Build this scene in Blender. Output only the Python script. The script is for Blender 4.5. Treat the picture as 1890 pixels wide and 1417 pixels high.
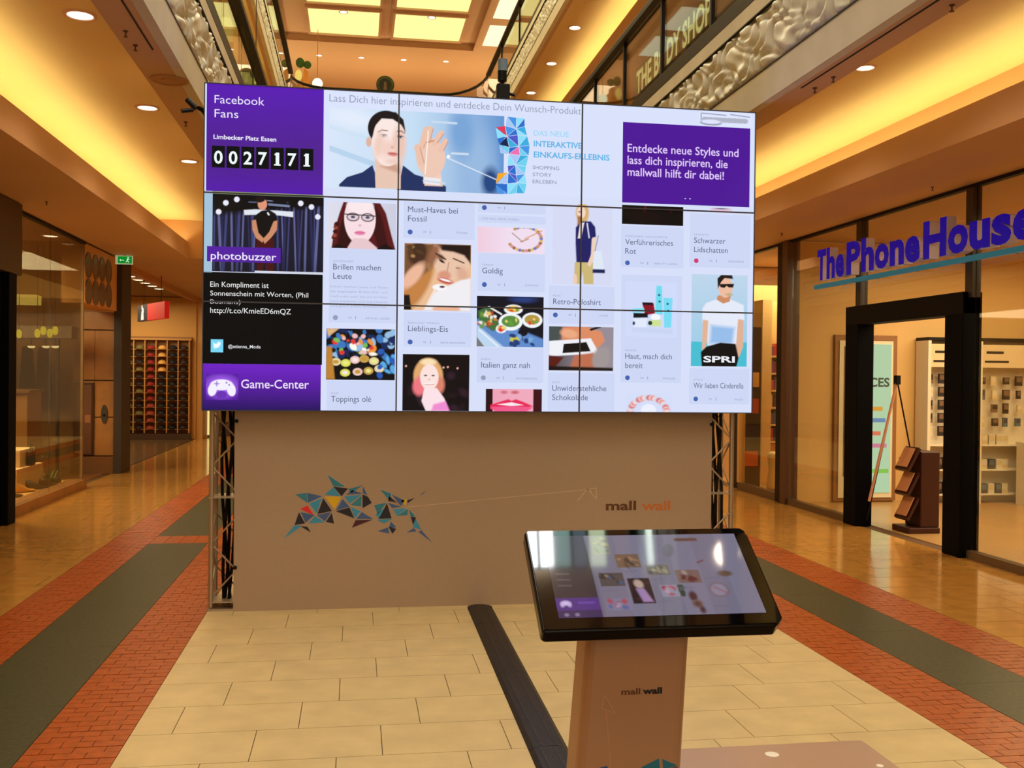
import bpy, math, random
import numpy as np
from mathutils import Vector, Matrix
random.seed(4); np.random.seed(4)
for o in list(bpy.data.objects): bpy.data.objects.remove(o, do_unlink=True)
S = bpy.context.scene
C = S.collection

# ---------------------------------------------------------------- camera
F, CX, CY, H = 1835., 945., 708.5, 1.5
vy = np.array([656-CX, 690-CY, F]); vy /= np.linalg.norm(vy)
n_ = np.cross(vy, np.array([1, 129/11944., 0.])); n_ /= np.linalg.norm(n_)
if n_[1] < 0: n_ = -n_
vx = np.cross(n_, vy); vx = vx if vx[0] > 0 else -vx
RW = np.array([vx, vy, -n_])                       # world = RW @ (right, down, forward)
def _ray(px, py): return RW @ np.array([px-CX, py-CY, F])
def at_y(px, py, Y): d = _ray(px, py); return np.array([0, 0, H]) + d*(Y/d[1])
def at_x(px, py, X): d = _ray(px, py); return np.array([0, 0, H]) + d*(X/d[0])
def at_z(px, py, Z): d = _ray(px, py); return np.array([0, 0, H]) + d*((Z-H)/d[2])
cam = bpy.data.cameras.new('camera'); co = bpy.data.objects.new('camera', cam); C.objects.link(co)
cam.sensor_width = 36; cam.lens = F*36/1890; cam.clip_end = 200; cam.clip_start = .05
cam.shift_y = 0
r_, d_, f_ = RW[:, 0], RW[:, 1], RW[:, 2]
co.matrix_world = Matrix(((r_[0], -d_[0], -f_[0], 0), (r_[1], -d_[1], -f_[1], 0), (r_[2], -d_[2], -f_[2], H), (0, 0, 0, 1)))
S.camera = co

# ---------------------------------------------------------------- world, light, exposure
S.view_settings.view_transform = 'Standard'; S.view_settings.look = 'None'
S.view_settings.gamma = 1; S.view_settings.exposure = 0; S.view_settings.use_curve_mapping = False
S.cycles.max_bounces = 7; S.cycles.diffuse_bounces = 4; S.cycles.glossy_bounces = 3; S.cycles.transparent_max_bounces = 12
S.cycles.sample_clamp_indirect = 4; S.cycles.caustics_reflective = False; S.cycles.caustics_refractive = False
try:
    S.cycles.use_denoising = True
except Exception: pass
w = bpy.data.worlds.new('world'); S.world = w; w.use_nodes = True
w.node_tree.nodes['Background'].inputs[0].default_value = (1, .80, .55, 1)
w.node_tree.nodes['Background'].inputs[1].default_value = .85
def area(name, loc, sx, sy, power, col, rot=(0, 0, 0)):
    l = bpy.data.lights.new(name, 'AREA'); l.shape = 'RECTANGLE'; l.size = sx; l.size_y = sy; l.energy = power; l.color = col
    o = bpy.data.objects.new(name, l); C.objects.link(o); o.location = loc; o.rotation_euler = rot; return o
WARM = (1, .79, .47); DAY = (1, .88, .66)
area('atrium_light', (.75, 1.0, 9.6), 3.6, 3.5, 210, DAY)
area('atrium_light', (.75, 7.2, 9.6), 3.6, 4, 170, DAY)
area('atrium_light', (.75, 12.0, 9.6), 3.6, 4, 150, WARM)
area('atrium_light', (.75, 18.0, 9.6), 3.6, 4, 150, WARM)
area('end_gallery_light', (.75, 28.0, 9.6), 5, 2, 60, WARM)
area('rear_fill', (.7, -6.0, 4.5), 6, 4, 50, (1, .82, .6), (math.radians(90), 0, 0))  # general fill added behind the camera, not an actual entrance
area('phone_shop_light', (7.3, 8.0, 2.95), 3.2, 5.0, 230, (1, .80, .48))
area('book_shop_light', (6.6, 13.4, 2.9), 2.0, 2.0, 120, (1, .84, .55))
area('shoe_shop_light', (-5.2, 12.4, 3.0), 2.2, 2.4, 230, WARM)
area('cap_shop_light', (-5.0, 20.0, 3.05), 2.2, 4.5, 150, (1, .76, .44))
def spot(name, loc, power, col, ang=150):
    l = bpy.data.lights.new(name, 'SPOT'); l.energy = power; l.color = col; l.spot_size = math.radians(ang); l.spot_blend = .6; l.shadow_soft_size = .07
    o = bpy.data.objects.new(name, l); C.objects.link(o); o.location = loc
for k in range(-1, 8):
    spot('downlight_lamp', (-1.53, 3.85+1.92*k, 3.66), 42, WARM)
    spot('downlight_lamp', (3.13, 3.85+1.96*k, 3.66), 42, WARM)
for k in range(-1, 9):
    for xx in (4.6, -3.2): area('roof_fill', (xx, 1.5+3.2*k, 7.75), .5, 2.2, 20, (1, .80, .46), (math.pi, 0, 0))  # unseen upward lamps added to brighten the roof
for xx in (-2, .7, 3.4): area('roof_fill', (xx, 27.5, 7.75), 1.5, 1.2, 26, (1, .80, .46), (math.pi, 0, 0))  # same added roof fill, hidden across the far end
for yy in (11.2, 12.0, 12.8): spot('window_fill', (-3.85, yy, 3.1), 60, (1, .8, .45), 110)  # spots added to brighten the goods in the dim window
area('upper_left_light', (-3.6, 16.0, 6.8), 2.0, 8.0, 45, WARM)
area('upper_right_light', (4.6, 12.0, 6.7), .8, 12.0, 22, WARM)

# ---------------------------------------------------------------- helpers
def lin(c):
    return tuple(((x/255.)/12.92 if x/255. <= .04045 else ((x/255.+.055)/1.055)**2.4) for x in c)
_M = {}
def M(name, col=(128, 128, 128), rough=.5, metal=0., var=0., noise=None, bump=None, emit=None, es=1., spec=.5, coat=0.):
    if name in _M: return _M[name]
    m = bpy.data.materials.new(name); m.use_nodes = True; nt = m.node_tree; N = nt.nodes; L = nt.links
    b = N['Principled BSDF']; b.inputs['Roughness'].default_value = rough; b.inputs['Metallic'].default_value = metal
    b.inputs['Specular IOR Level'].default_value = spec; b.inputs['Coat Weight'].default_value = coat; b.inputs['Coat Roughness'].default_value = .08
    base = (*lin(col), 1); b.inputs['Base Color'].default_value = base
    if var or noise:
        hs = N.new('ShaderNodeHueSaturation'); hs.inputs['Color'].default_value = base
        val = None
        if var:
            g = N.new('ShaderNodeNewGeometry'); mr = N.new('ShaderNodeMapRange'); L.new(g.outputs['Random Per Island'], mr.inputs[0])
            mr.inputs[3].default_value = 1-var; mr.inputs[4].default_value = 1+var; val = mr.outputs[0]
        if noise:
            tc = N.new('ShaderNodeTexCoord'); gp = N.new('ShaderNodeNewGeometry'); nz = N.new('ShaderNodeTexNoise'); nz.inputs['Scale'].default_value = noise[0]; nz.inputs['Detail'].default_value = 5
            L.new(gp.outputs['Position'], nz.inputs['Vector'])
            m2 = N.new('ShaderNodeMapRange'); L.new(nz.outputs[0], m2.inputs[0]); m2.inputs[1].default_value = .3; m2.inputs[2].default_value = .7
            m2.inputs[3].default_value = 1-noise[1]; m2.inputs[4].default_value = 1+noise[1]
            if val is not None:
                mu = N.new('ShaderNodeMath'); mu.operation = 'MULTIPLY'; L.new(val, mu.inputs[0]); L.new(m2.outputs[0], mu.inputs[1]); val = mu.outputs[0]
            else: val = m2.outputs[0]
        L.new(val, hs.inputs['Value']); L.new(hs.outputs[0], b.inputs['Base Color'])
    if bump:
        gp = N.new('ShaderNodeNewGeometry'); nz = N.new('ShaderNodeTexNoise'); nz.inputs['Scale'].default_value = bump[0]; nz.inputs['Detail'].default_value = 3
        L.new(gp.outputs['Position'], nz.inputs['Vector'])
        bp = N.new('ShaderNodeBump'); bp.inputs['Strength'].default_value = bump[1]; bp.inputs['Distance'].default_value = .01
        L.new(nz.outputs[0], bp.inputs['Height']); L.new(bp.outputs[0], b.inputs['Normal'])
    if emit:
        b.inputs['Emission Color'].default_value = (*lin(emit), 1); b.inputs['Emission Strength'].default_value = es
    _M[name] = m; return m
jamb_m = None
def E(col, es=1.):
    n = 'glow_%d_%d_%d_%d' % (*col, int(es*10))
    if n in _M: return _M[n]
    m = M(n, (4, 4, 4), .6, emit=col, es=es, spec=.1); return m
def glass(name, tint=(250, 252, 250), refl=1.0):
    if name in _M: return _M[name]
    m = bpy.data.materials.new(name); m.use_nodes = True; nt = m.node_tree; N = nt.nodes; L = nt.links
    N.remove(N['Principled BSDF']); t = N.new('ShaderNodeBsdfTransparent'); t.inputs[0].default_value = (*lin(tint), 1)
    g = N.new('ShaderNodeBsdfGlossy'); g.inputs['Roughness'].default_value = .02
    fr = N.new('ShaderNodeLayerWeight'); pw_ = N.new('ShaderNodeMath'); pw_.operation = 'POWER'; pw_.inputs[1].default_value = 4.5; L.new(fr.outputs['Facing'], pw_.inputs[0])
    mu = N.new('ShaderNodeMath'); mu.operation = 'MULTIPLY_ADD'; mu.inputs[1].default_value = .85*refl; mu.inputs[2].default_value = .05*refl
    L.new(pw_.outputs[0], mu.inputs[0]); mx = N.new('ShaderNodeMixShader'); L.new(mu.outputs[0], mx.inputs[0]); L.new(t.outputs[0], mx.inputs[1]); L.new(g.outputs[0], mx.inputs[2])
    L.new(mx.outputs[0], N['Material Output'].inputs[0]); _M[name] = m; return m
def vcol(name, rough=.6, spec=.1, es=1.):
    if name in _M: return _M[name]
    m = bpy.data.materials.new(name); m.use_nodes = True; nt = m.node_tree; b = nt.nodes['Principled BSDF']
    a = nt.nodes.new('ShaderNodeAttribute'); a.attribute_name = 'Col'
    b.inputs['Base Color'].default_value = (.01, .01, .01, 1); b.inputs['Roughness'].default_value = rough; b.inputs['Specular IOR Level'].default_value = spec
    nt.links.new(a.outputs['Color'], b.inputs['Emission Color']); b.inputs['Emission Strength'].default_value = es
    _M[name] = m; return m

WO = {}
_TX = {}
def text_geo(s, bold=0., ext=0.):
    k = (s, bold, ext)
    if k in _TX: return _TX[k]
    cu = bpy.data.curves.new('t', 'FONT'); cu.body = s; cu.size = 1; cu.offset = bold; cu.extrude = ext; cu.resolution_u = 3
    ob = bpy.data.objects.new('t', cu); me = ob.to_mesh()
    v = [tuple(x.co) for x in me.vertices]; f = [tuple(p.vertices) for p in me.polygons]
    ob.to_mesh_clear(); bpy.data.objects.remove(ob); bpy.data.curves.remove(cu)
    _TX[k] = (v, f); return v, f
class MB:
    def __init__(s): s.v = []; s.f = []; s.m = []
    def add(s, vs, fs, m=0):
        o = len(s.v); s.v += [tuple(map(float, p)) for p in vs]; s.f += [tuple(o+i for i in q) for q in fs]; s.m += [m]*len(fs); return s
    def box(s, x0, x1, y0, y1, z0, z1, m=0):
        x0, x1 = min(x0, x1), max(x0, x1); y0, y1 = min(y0, y1), max(y0, y1); z0, z1 = min(z0, z1), max(z0, z1)
        return s.add([(x0, y0, z0), (x1, y0, z0), (x1, y1, z0), (x0, y1, z0), (x0, y0, z1), (x1, y0, z1), (x1, y1, z1), (x0, y1, z1)],
                     [(0, 3, 2, 1), (4, 5, 6, 7), (0, 1, 5, 4), (1, 2, 6, 5), (2, 3, 7, 6), (3, 0, 4, 7)], m)
    def poly(s, pts, m=0): return s.add(pts, [tuple(range(len(pts)))], m)
    def prism(s, pts, vec, m=0):
        n = len(pts); p2 = [tuple(np.array(p)+np.array(vec)) for p in pts]
        return s.add(list(pts)+p2, [tuple(range(n))[::-1], tuple(range(n, 2*n))]+[(i, (i+1) % n, n+(i+1) % n, n+i) for i in range(n)], m)
    def tube(s, p, q, r, n=8, m=0, r2=None):
        p = np.array(p, float); q = np.array(q, float); d = q-p; d /= np.linalg.norm(d)+1e-9
        a = np.cross(d, [0, 0, 1] if abs(d[2]) < .9 else [1, 0, 0]); a /= np.linalg.norm(a); b = np.cross(d, a); r2 = r if r2 is None else r2
        an = [2*math.pi*i/n for i in range(n)]
        vs = [p+(a*math.cos(t)+b*math.sin(t))*r for t in an]+[q+(a*math.cos(t)+b*math.sin(t))*r2 for t in an]
        return s.add(vs, [tuple(range(n))[::-1], tuple(range(n, 2*n))]+[(i, (i+1) % n, n+(i+1) % n, n+i) for i in range(n)], m)
    def path(s, pts, r, n=6, m=0):
        for a, b in zip(pts[:-1], pts[1:]): s.tube(a, b, r, n, m)
        return s
    def lathe(s, c, prof, n=16, m=0, ax=2):
        vs = []; fs = []
        for (r, z) in prof:
            for i in range(n):
                t = 2*math.pi*i/n; p = [r*math.cos(t), r*math.sin(t), z]
                if ax == 0: p = [p[2], p[0], p[1]]
                if ax == 1: p = [p[0], p[2], p[1]]
                vs.append((c[0]+p[0], c[1]+p[1], c[2]+p[2]))
        for k in range(len(prof)-1):
            for i in range(n): fs.append((k*n+i, k*n+(i+1) % n, (k+1)*n+(i+1) % n, (k+1)*n+i))
        fs.append(tuple(range(n))[::-1]); fs.append(tuple((len(prof)-1)*n+i for i in range(n)))
        return s.add(vs, fs, m)
    def ball(s, c, rx, ry, rz, m=0, n=12, k=8, z0=-1.):
        a0 = math.asin(z0)
        return s.lathe2(c, rx, ry, rz, n, k, a0, m)
    def lathe2(s, c, rx, ry, rz, n, k, a0, m):
        vs = []; fs = []
        for j in range(k+1):
            a = a0+(math.pi/2-a0)*j/k
            for i in range(n):
                t = 2*math.pi*i/n; vs.append((c[0]+rx*math.cos(a)*math.cos(t), c[1]+ry*math.cos(a)*math.sin(t), c[2]+rz*math.sin(a)))
        for j in range(k):
            for i in range(n): fs.append((j*n+i, j*n+(i+1) % n, (j+1)*n+(i+1) % n, (j+1)*n+i))
        fs.append(tuple(range(n))[::-1]); return s.add(vs, fs, m)
    def grid(s, P, m=0):
        a, b = P.shape[:2]; i = np.arange(a*b).reshape(a, b)
        fs = np.stack([i[:-1, :-1], i[:-1, 1:], i[1:, 1:], i[1:, :-1]], -1).reshape(-1, 4)
        return s.add(P.reshape(-1, 3), [tuple(q) for q in fs.tolist()], m)
    def text(s, t, O, U, V, width=None, cap=.1, m=0, bold=0., ext=0., side=None):
        """text t, baseline origin O, unit vectors U (reading direction) and V (up); fitted to width, capital height cap"""
        v, f = text_geo(t, bold, ext)
        a = np.array(v)
        if not len(a): return s
        x0, x1 = a[:, 0].min(), a[:, 0].max(); k = cap/.73; kx = (width/(x1-x0)) if width else k
        O = np.array(O, float); U = np.array(U, float); V = np.array(V, float); Nn = np.cross(U, V)
        P = O+np.outer((a[:, 0]-x0)*kx, U)+np.outer(a[:, 1]*k, V)+np.outer(a[:, 2], Nn)
        if side is None: return s.add(P, f, m)
        for q in f:
            zz = a[list(q), 2]; s.add(P[list(q)], [tuple(range(len(q)))], m if (zz.max()-zz.min() < 1e-5 and zz[0] > 0) else side)
        return s
    def build(s, name, mats, parent=None, loc=None, smooth=False, bevel=0., **props):
        me = bpy.data.meshes.new(name); off = np.array(WO[parent.name] if parent else (loc if loc is not None else (0, 0, 0)), float)
        me.from_pydata([tuple(np.array(p)-off) for p in s.v], [], s.f)
        mats = mats if isinstance(mats, (list, tuple)) else [mats]
        for q in mats: me.materials.append(q)
        me.polygons.foreach_set('material_index', s.m)
        if smooth: me.polygons.foreach_set('use_smooth', [True]*len(s.f))
        me.update(); o = bpy.data.objects.new(name, me); C.objects.link(o); WO[o.name] = tuple(off)
        if parent: o.parent = parent
        else: o.location = off
        if bevel:
            b = o.modifiers.new('b', 'BEVEL'); b.width = bevel; b.segments = 2; b.limit_method = 'ANGLE'
        for k, x in props.items():
            if x is not None: o[k] = x
        return o
def thing(name, label, category, loc=(0, 0, 0), group=None, kind=None):
    o = bpy.data.objects.new(name, None); o.empty_display_size = .1; C.objects.link(o); o.location = loc; WO[o.name] = tuple(loc)
    o['label'] = label
    if category: o['category'] = category
    if group: o['group'] = group
    if kind: o['kind'] = kind
    return o
def dup(root, loc, label=None):
    r = root.copy(); C.objects.link(r); r.location = loc; WO[r.name] = tuple(loc)
    if label: r['label'] = label
    for ch in root.children:
        c = ch.copy(); C.objects.link(c); c.parent = r; WO[c.name] = tuple(loc)
        for g in ch.children:
            d = g.copy(); C.objects.link(d); d.parent = c
    return r
def inst(name, mesh, parent, loc, sc=(1, 1, 1)):
    o = bpy.data.objects.new(name, mesh); C.objects.link(o); o.parent = parent; o.location = loc; o.scale = sc; return o

# ---------------------------------------------------------------- materials
soffit_m = M('painted_soffit', (206, 166, 130), .7, noise=(.8, .04))
cove_m = M('painted_cove', (238, 218, 172), .75, noise=(.7, .03))
band_m = M('stone_band', (212, 204, 182), .6, noise=(3, .08))
relief_m = M('relief_plaster', (222, 222, 208), .3)
dark_m = M('dark_bronze', (15, 10, 8), .5, spec=.25)
black_m = M('black_metal', (6, 6, 11), .45, spec=.25)
matte_black = M('matte_black', (5, 5, 10), .7, spec=.08)
steel_m = M('brushed_steel', (120, 112, 105), .35, .8)
railglass = glass('rail_glass', (236, 238, 228), 1.0)
shopglass = glass('shop_glass', (238, 236, 226), 1.0)
tile_side = M('side_stone_tile', (200, 146, 72), .14, var=.06, noise=(7, .12), spec=.6, coat=.3)
tile_mid = M('cream_stone_tile', (208, 186, 136), .38, var=.05, noise=(6, .09))
grout_m = M('grout', (96, 68, 38), .8)
brick_m = M('red_floor_brick', (164, 76, 26), .34, var=.26, noise=(26, .24))
green_m = M('green_granite', (58, 62, 40), .42, noise=(45, .42))
wall_m = M('beige_plaster', (214, 176, 118), .7, noise=(1, .05))
brown_m = M('brown_stone', (150, 102, 56), .4, noise=(6, .15))
white_m = M('white_laminate', (232, 222, 200), .5)

# ================================================================ FLOOR
PIT = .341; Y0 = 3.934; TW = .5145
unit = MB().box(-.5, .5, -.5, .5, -1, 0).build('tile', tile_mid); tile_me = unit.data; bpy.data.objects.remove(unit)
u2 = MB().box(-.5, .5, -.5, .5, -1, 0).build('tile', tile_side); tile_me2 = u2.data; bpy.data.objects.remove(u2)
u3 = MB().box(-.5, .5, -.5, .5, -1, 0).build('brick', brick_m); brick_me = u3.data; bpy.data.objects.remove(u3)
floor = MB().box(-11, 12, -5, 34, -.2, -.006).build('floor', grout_m, kind='structure', label='polished stone tile floor of the mall walkway')
WO['floor'] = (0, 0, 0)
def tiles(x0, x1, ya, yb, mesh, mat, parts_to, ph=0):
    rest = MB(); k0 = int(math.floor((ya-Y0)/PIT)); k1 = int(math.ceil((yb-Y0)/PIT))
    for k in range(k0, k1):
        y = Y0+k*PIT; off = [.12, .29, -.06][k % 3]+ph; g = .0035 if ph == 0 else .006
        xs = [x0]+[off+TW*i for i in range(-40, 40) if x0+.02 < off+TW*i < x1-.02]+[x1]
        for a, b in zip(xs[:-1], xs[1:]):
            if y < parts_to: inst('tile', mesh, floor, ((a+b)/2, y+PIT/2, 0), (b-a-g, PIT-g, .02))
            else: rest.box(a+g/2, b-g/2, y+g/2, y+PIT-g/2, -.02, 0)
    if rest.f: rest.build('tile_field', mat, floor, kind='stuff')
tiles(-.905, 2.515, 3.2, 24, tile_me, tile_mid, 7.1)
tiles(-3.52, -2.12, 6.2, 24, tile_me2, tile_side, 12.6, .1)
tiles(3.73, 5.11, 4.5, 24, tile_me2, tile_side, 11.6, .2)
def bricks(x0, x1, ya, nparts, name, label, yend=24):
    st = MB().box(x0, x1, ya, yend, -.02, -.004).build(name, M('brick_grout', (118, 58, 26), .7), kind='structure', label=label)
    WO[st.name] = (0, 0, 0); rest = MB(); wb = (x1-x0)/3; hb = .0615; row = 0; y = ya; n = 0
    while y < yend:
        cuts = [x0, x0+wb, x0+2*wb, x1] if row % 2 == 0 else [x0, x0+wb*.5, x0+1.5*wb, x0+2.5*wb, x1]
        for a, b in zip(cuts[:-1], cuts[1:]):
            z = random.uniform(-.0012, .0006)
            if n < nparts: inst('brick', brick_me, st, ((a+b)/2, y+hb/2, z), (b-a-.004, hb-.004, .015)); n += 1
            else: rest.box(a+.002, b-.002, y+.002, y+hb-.002, -.015, z)
        y += hb; row += 1
    rest.build('brick_paving', brick_m, st, kind='stuff')
bricks(-1.27, -.905, 3.8, 230, 'trim_1', 'red brick floor band along the left edge of the cream tiles')
bricks(-2.12, -1.77, 5.2, 200, 'trim_2', 'red brick floor band outside the left green stripe')
bricks(2.515, 2.90, 3.3, 230, 'trim_3', 'red brick floor band along the right edge of the cream tiles')
bricks(3.36, 3.73, 4.4, 200, 'trim_4', 'red brick floor band outside the right green stripe')
for nm, x0, x1, ya in (('trim_5', -1.77, -1.27, 3.7), ('trim_6', 2.90, 3.36, 3.5)):
    st = MB().box(x0, x1, ya, 24, -.02, -.004).build(nm, grout_m, kind='structure', label='green granite floor stripe '+('left' if x0 < 0 else 'right')+' of the display wall')
    WO[st.name] = (0, 0, 0)
    for a, b in ((ya, 9.05), (9.45, 14.8), (15.2, 24)):
        y = a; k = 0
        while y < b-.01:
            e = min(y+1.0, b); MB().box(x0+.002, x1-.002, y, e-.0015, -.015, 0).build('stone_slab', green_m, st); y = e
    for a in (9.05, 14.8):
        for r in range(6):
            for c in range(4):
                wq = (x1-x0)/4; inst('brick', brick_me, st, (x0+wq*(c+.5), a+.4/6*(r+.5), 0), (wq-.004, .4/6-.004, .015))

# ================================================================ CEILINGS, COVES, FASCIAS
def relief(xf, z0, z1, ya, yb, side, amp, dy, fq, nz):
    ys = np.arange(ya, yb, dy); zs = np.linspace(z0, z1, nz); Yg, Zg = np.meshgrid(ys, zs, indexing='ij')
    u = Yg*fq; v = (Zg-z0)*fq*1.4
    wu = u+.9*np.sin(1.3*v+.7*u)+.5*np.sin(2.1*u-1.7*v+1); wv = v+.8*np.sin(1.1*u+.5)+.6*np.sin(1.9*v-1.3*u)
    h = np.abs(np.sin(1.4*wu+.9*wv))**.8*.6+np.abs(np.sin(2.3*wv-1.2*wu+1.))*.4
    ed = np.minimum(1, np.minimum(Zg-z0, z1-Zg)/.02); h = h*ed
    return np.stack([xf+side*(-.032+amp*h), Yg, Zg], -1)
def level(z, xf, xin, xlip, xw, side, ya, yb, cove_h, nm, lab, amp, dy, fq, nz, zi, k, yb_cove=None):
    """one side of the atrium at one level. side=+1: fascia looks to -X (right side); -1: mirrored (left); zi: height of the inner soffit"""
    s = side; yc = yb_cove or yb; out = xw
    sl = MB().box(xf+s*.052, out, ya, yb, z+cove_h+.01, zi+.64*k)
    sl.box(xf+s*.052, xin, ya, yb, zi, z+cove_h+.02)
    so = sl.build('ceiling', soffit_m, kind='structure', label=lab+', floor slab and inner soffit'); WO[so.name] = (0, 0, 0)
    MB().box(xin+s*.001, xlip+s*.42, ya, yc, z+cove_h-.012, z+cove_h+.009).build('cove_panel', cove_m, so)
    MB().box(xlip, xlip+s*.05, ya, yc, z, z+.235).box(xlip+s*.05, out, ya, yc, z, z+.06).box(xlip+s*.42, xlip+s*.48, ya, yc, z+.06, z+cove_h).build('outer_soffit', soffit_m, so)
    MB().box(xlip+s*.12, xlip+s*.17, ya, yc, z+.15, z+.18).build('light_strip', E((255, 234, 156), cove_power), so)
    MB().box((xf+xin)/2+s*-.035, (xf+xin)/2+s*-.025, ya+2, 5.9 if z < 5 else 9, zi-.004, zi+.004).build('slot', dark_m, so)
    f = MB().box(xf-s*.012, xf+s*.05, ya, yb, zi-.003, zi+.19*k).box(xf-s*.02, xf+s*.05, ya, yb, zi+.555*k, zi+.655*k).box(xf+s*.04, xf+s*.05, ya, yb, zi+.19*k, zi+.555*k)
    fo = f.build(nm, band_m, kind='structure', label=lab.replace('ceiling', 'edge')+', stone fascia bands with a relief frieze'); WO[fo.name] = (0, 0, 0)
    MB().grid(relief(xf, zi+.192*k, zi+.553*k, max(ya, 2.), yb, -s, amp, dy, fq, nz)).build('relief_frieze', relief_m, fo, smooth=True)
    MB().box(xf-s*.016, xf+s*.0, ya, yb, zi+.186*k, zi+.194*k).box(xf-s*.022, xf, ya, yb, zi+.551*k, zi+.559*k).build('dark_joint', dark_m, fo)  # thin dark lines along both edges of the frieze
    return so
cove_power = 14.0
Z1 = 3.154; ZI = 3.326; K1 = 1.106
XFR, XFL = 2.655, -1.057
L1R = level(Z1, XFR, 2.90, 4.13, 5.13, 1, -4, 24, .56, 'trim_7', 'lower right gallery ceiling', .06, .02, 8., 22, ZI, K1)
L1L = level(Z1, XFL, -1.306, -2.42, -3.41, -1, -4, 24, .56, 'trim_8', 'lower left gallery ceiling', .06, .02, 8., 22, ZI, K1, yb_cove=15.0)
L2R = level(6.93, 2.95, 3.06, 4.14, 5.13, 1, -4, 24, .54, 'trim_9', 'upper right gallery ceiling', .05, .025, 20., 16, 6.93, 1)
L2L = level(6.93, -1.52, -1.63, -2.9, -3.9, -1, -4, 24, .54, 'trim_10', 'upper left gallery ceiling', .05, .025, 20., 16, 6.93, 1)
# bulkhead that closes the left cove, and lower soffit beyond it
b = MB().box(-3.4, -1.30, 15.0, 15.1, Z1, Z1+.57).box(-3.5, -1.30, 15.1, 24, Z1, Z1+.2).build('ceiling', soffit_m, kind='structure', label='bulkhead with round grilles closing the left cove'); WO[b.name] = (0, 0, 0)
for i in range(5):
    MB().lathe((-2.12+i*.16, 14.995, Z1+.19), [(.055, .0), (.055, -.015), (.048, -.015), (.03, -.004)], 12, 0, 1).build('round_grille', M('grille_brown', (90, 52, 30), .6), b)
# deep ceilings over the shops / galleries, outer walls
MB().box(5.13, 12, -4, 24, Z1+.02, Z1+.5).build('ceiling', soffit_m, kind='structure', label='ceiling over the right hand shops')
MB().box(-11, -3.41, -4, 24, Z1+.02, Z1+.5).build('ceiling', M('shop_ceiling', (150, 110, 75), .7), kind='structure', label='ceiling over the left hand shops')
# top roof
R = MB().box(-11, 12, -5, 34, 10.16, 10.4)
R.box(-11, -1.9, -5, 34, 10.0, 10.16).box(3.0, 12, -5, 34, 10.0, 10.16).box(-1.9, 3.0, 26.0, 34, 10.0, 10.16)
roof = R.build('ceiling', M('roof_plaster', (208, 172, 130), .7), kind='structure', label='top ceiling of the atrium with recessed light panels'); WO[roof.name] = (0, 0, 0)
MB().box(-1.9, -1.86, -4, 26, 9.985, 10.0).box(2.96, 3.0, -4, 26, 9.985, 10.0).box(-1.9, 3.0, 25.96, 26, 9.985, 10.0).build('ceiling_step', soffit_m, roof)
panel_m = E((255, 240, 150), 1.25); day_m = E((225, 245, 240), 2.6)
for r in range(13):
    y1 = 25.62-r*2.12; y0 = y1-1.76
    for (xa, xb) in ((-1.19, .49), (.87, 2.55)):
        if 4 < y1 < 7: continue
        pm = day_m if y1 < 9 else panel_m
        MB().box(xa, xb, y0, y1, 10.10, 10.13).build('light_panel', pm, roof)
        MB().box(xa-.06, xa, y0-.06, y1+.06, 10.06, 10.16).box(xb, xb+.06, y0-.06, y1+.06, 10.06, 10.16).box(xa, xb, y0-.06, y0, 10.06, 10.16).box(xa, xb, y1, y1+.06, 10.06, 10.16).build('panel_frame', soffit_m, roof)
MB().box(-.2, .75, -5, 26, 10.145, 10.16).build('rib', soffit_m, roof)
for xa, xb in ((3.15, 3.75), (-2.6, -2.0)):           # long lit strips in the ceiling over the top gallery
    for k in [q for q in range(14) if not 1 < q < 5]:
        MB().box(xa, xb, -2+k*2.0, -2+k*2.0+1.5, 9.985, 9.999).build('light_panel', E((255, 246, 205), 1.15), roof)
for (xa, xb, cc, ee) in ((2.0, 2.19, (250, 255, 255), 26.), (2.225, 2.39, (250, 255, 255), 26.), (2.41, 2.60, (150, 190, 180), 7.), (2.64, 2.80, (120, 140, 150), 5.), (2.84, 3.04, (200, 215, 175), 10.), (3.56, 3.79, (215, 240, 225), 18.)):
    MB().box(xa, xb, 3.90, 4.9, 9.955, 9.97).build('skylight_pane', E(cc, ee), roof)
    MB().box(xa-.02, xa, 3.88, 4.92, 9.95, 10.0).box(xb, xb+.02, 3.88, 4.92, 9.95, 10.0).box(xa, xb, 3.88, 3.90, 9.95, 10.0).build('skylight_frame', dark_m, roof)
MB().box(-11, 12, 31.0, 31.2, 0, 10).build('wall_back', M('warm_wall', (222, 180, 110), .7), kind='structure', label='far end wall of the atrium')
MB().box(-11, 12, 24.0, 24.15, Z1, 7.6).build('wall_far', M('warm_wall', (222, 180, 110), .7), kind='structure', label='far end wall of the lower galleries')
MB().box(-4.2, -1.2, 24.2, 31, 6.93, 7.55).box(-1.2, 3.0, 24.8, 31, 6.93, 7.55).box(3.0, 5.2, 24.2, 31, 6.93, 7.55).build('ceiling', soffit_m, kind='structure', label='floor slab of the top gallery across the end of the atrium')
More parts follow.
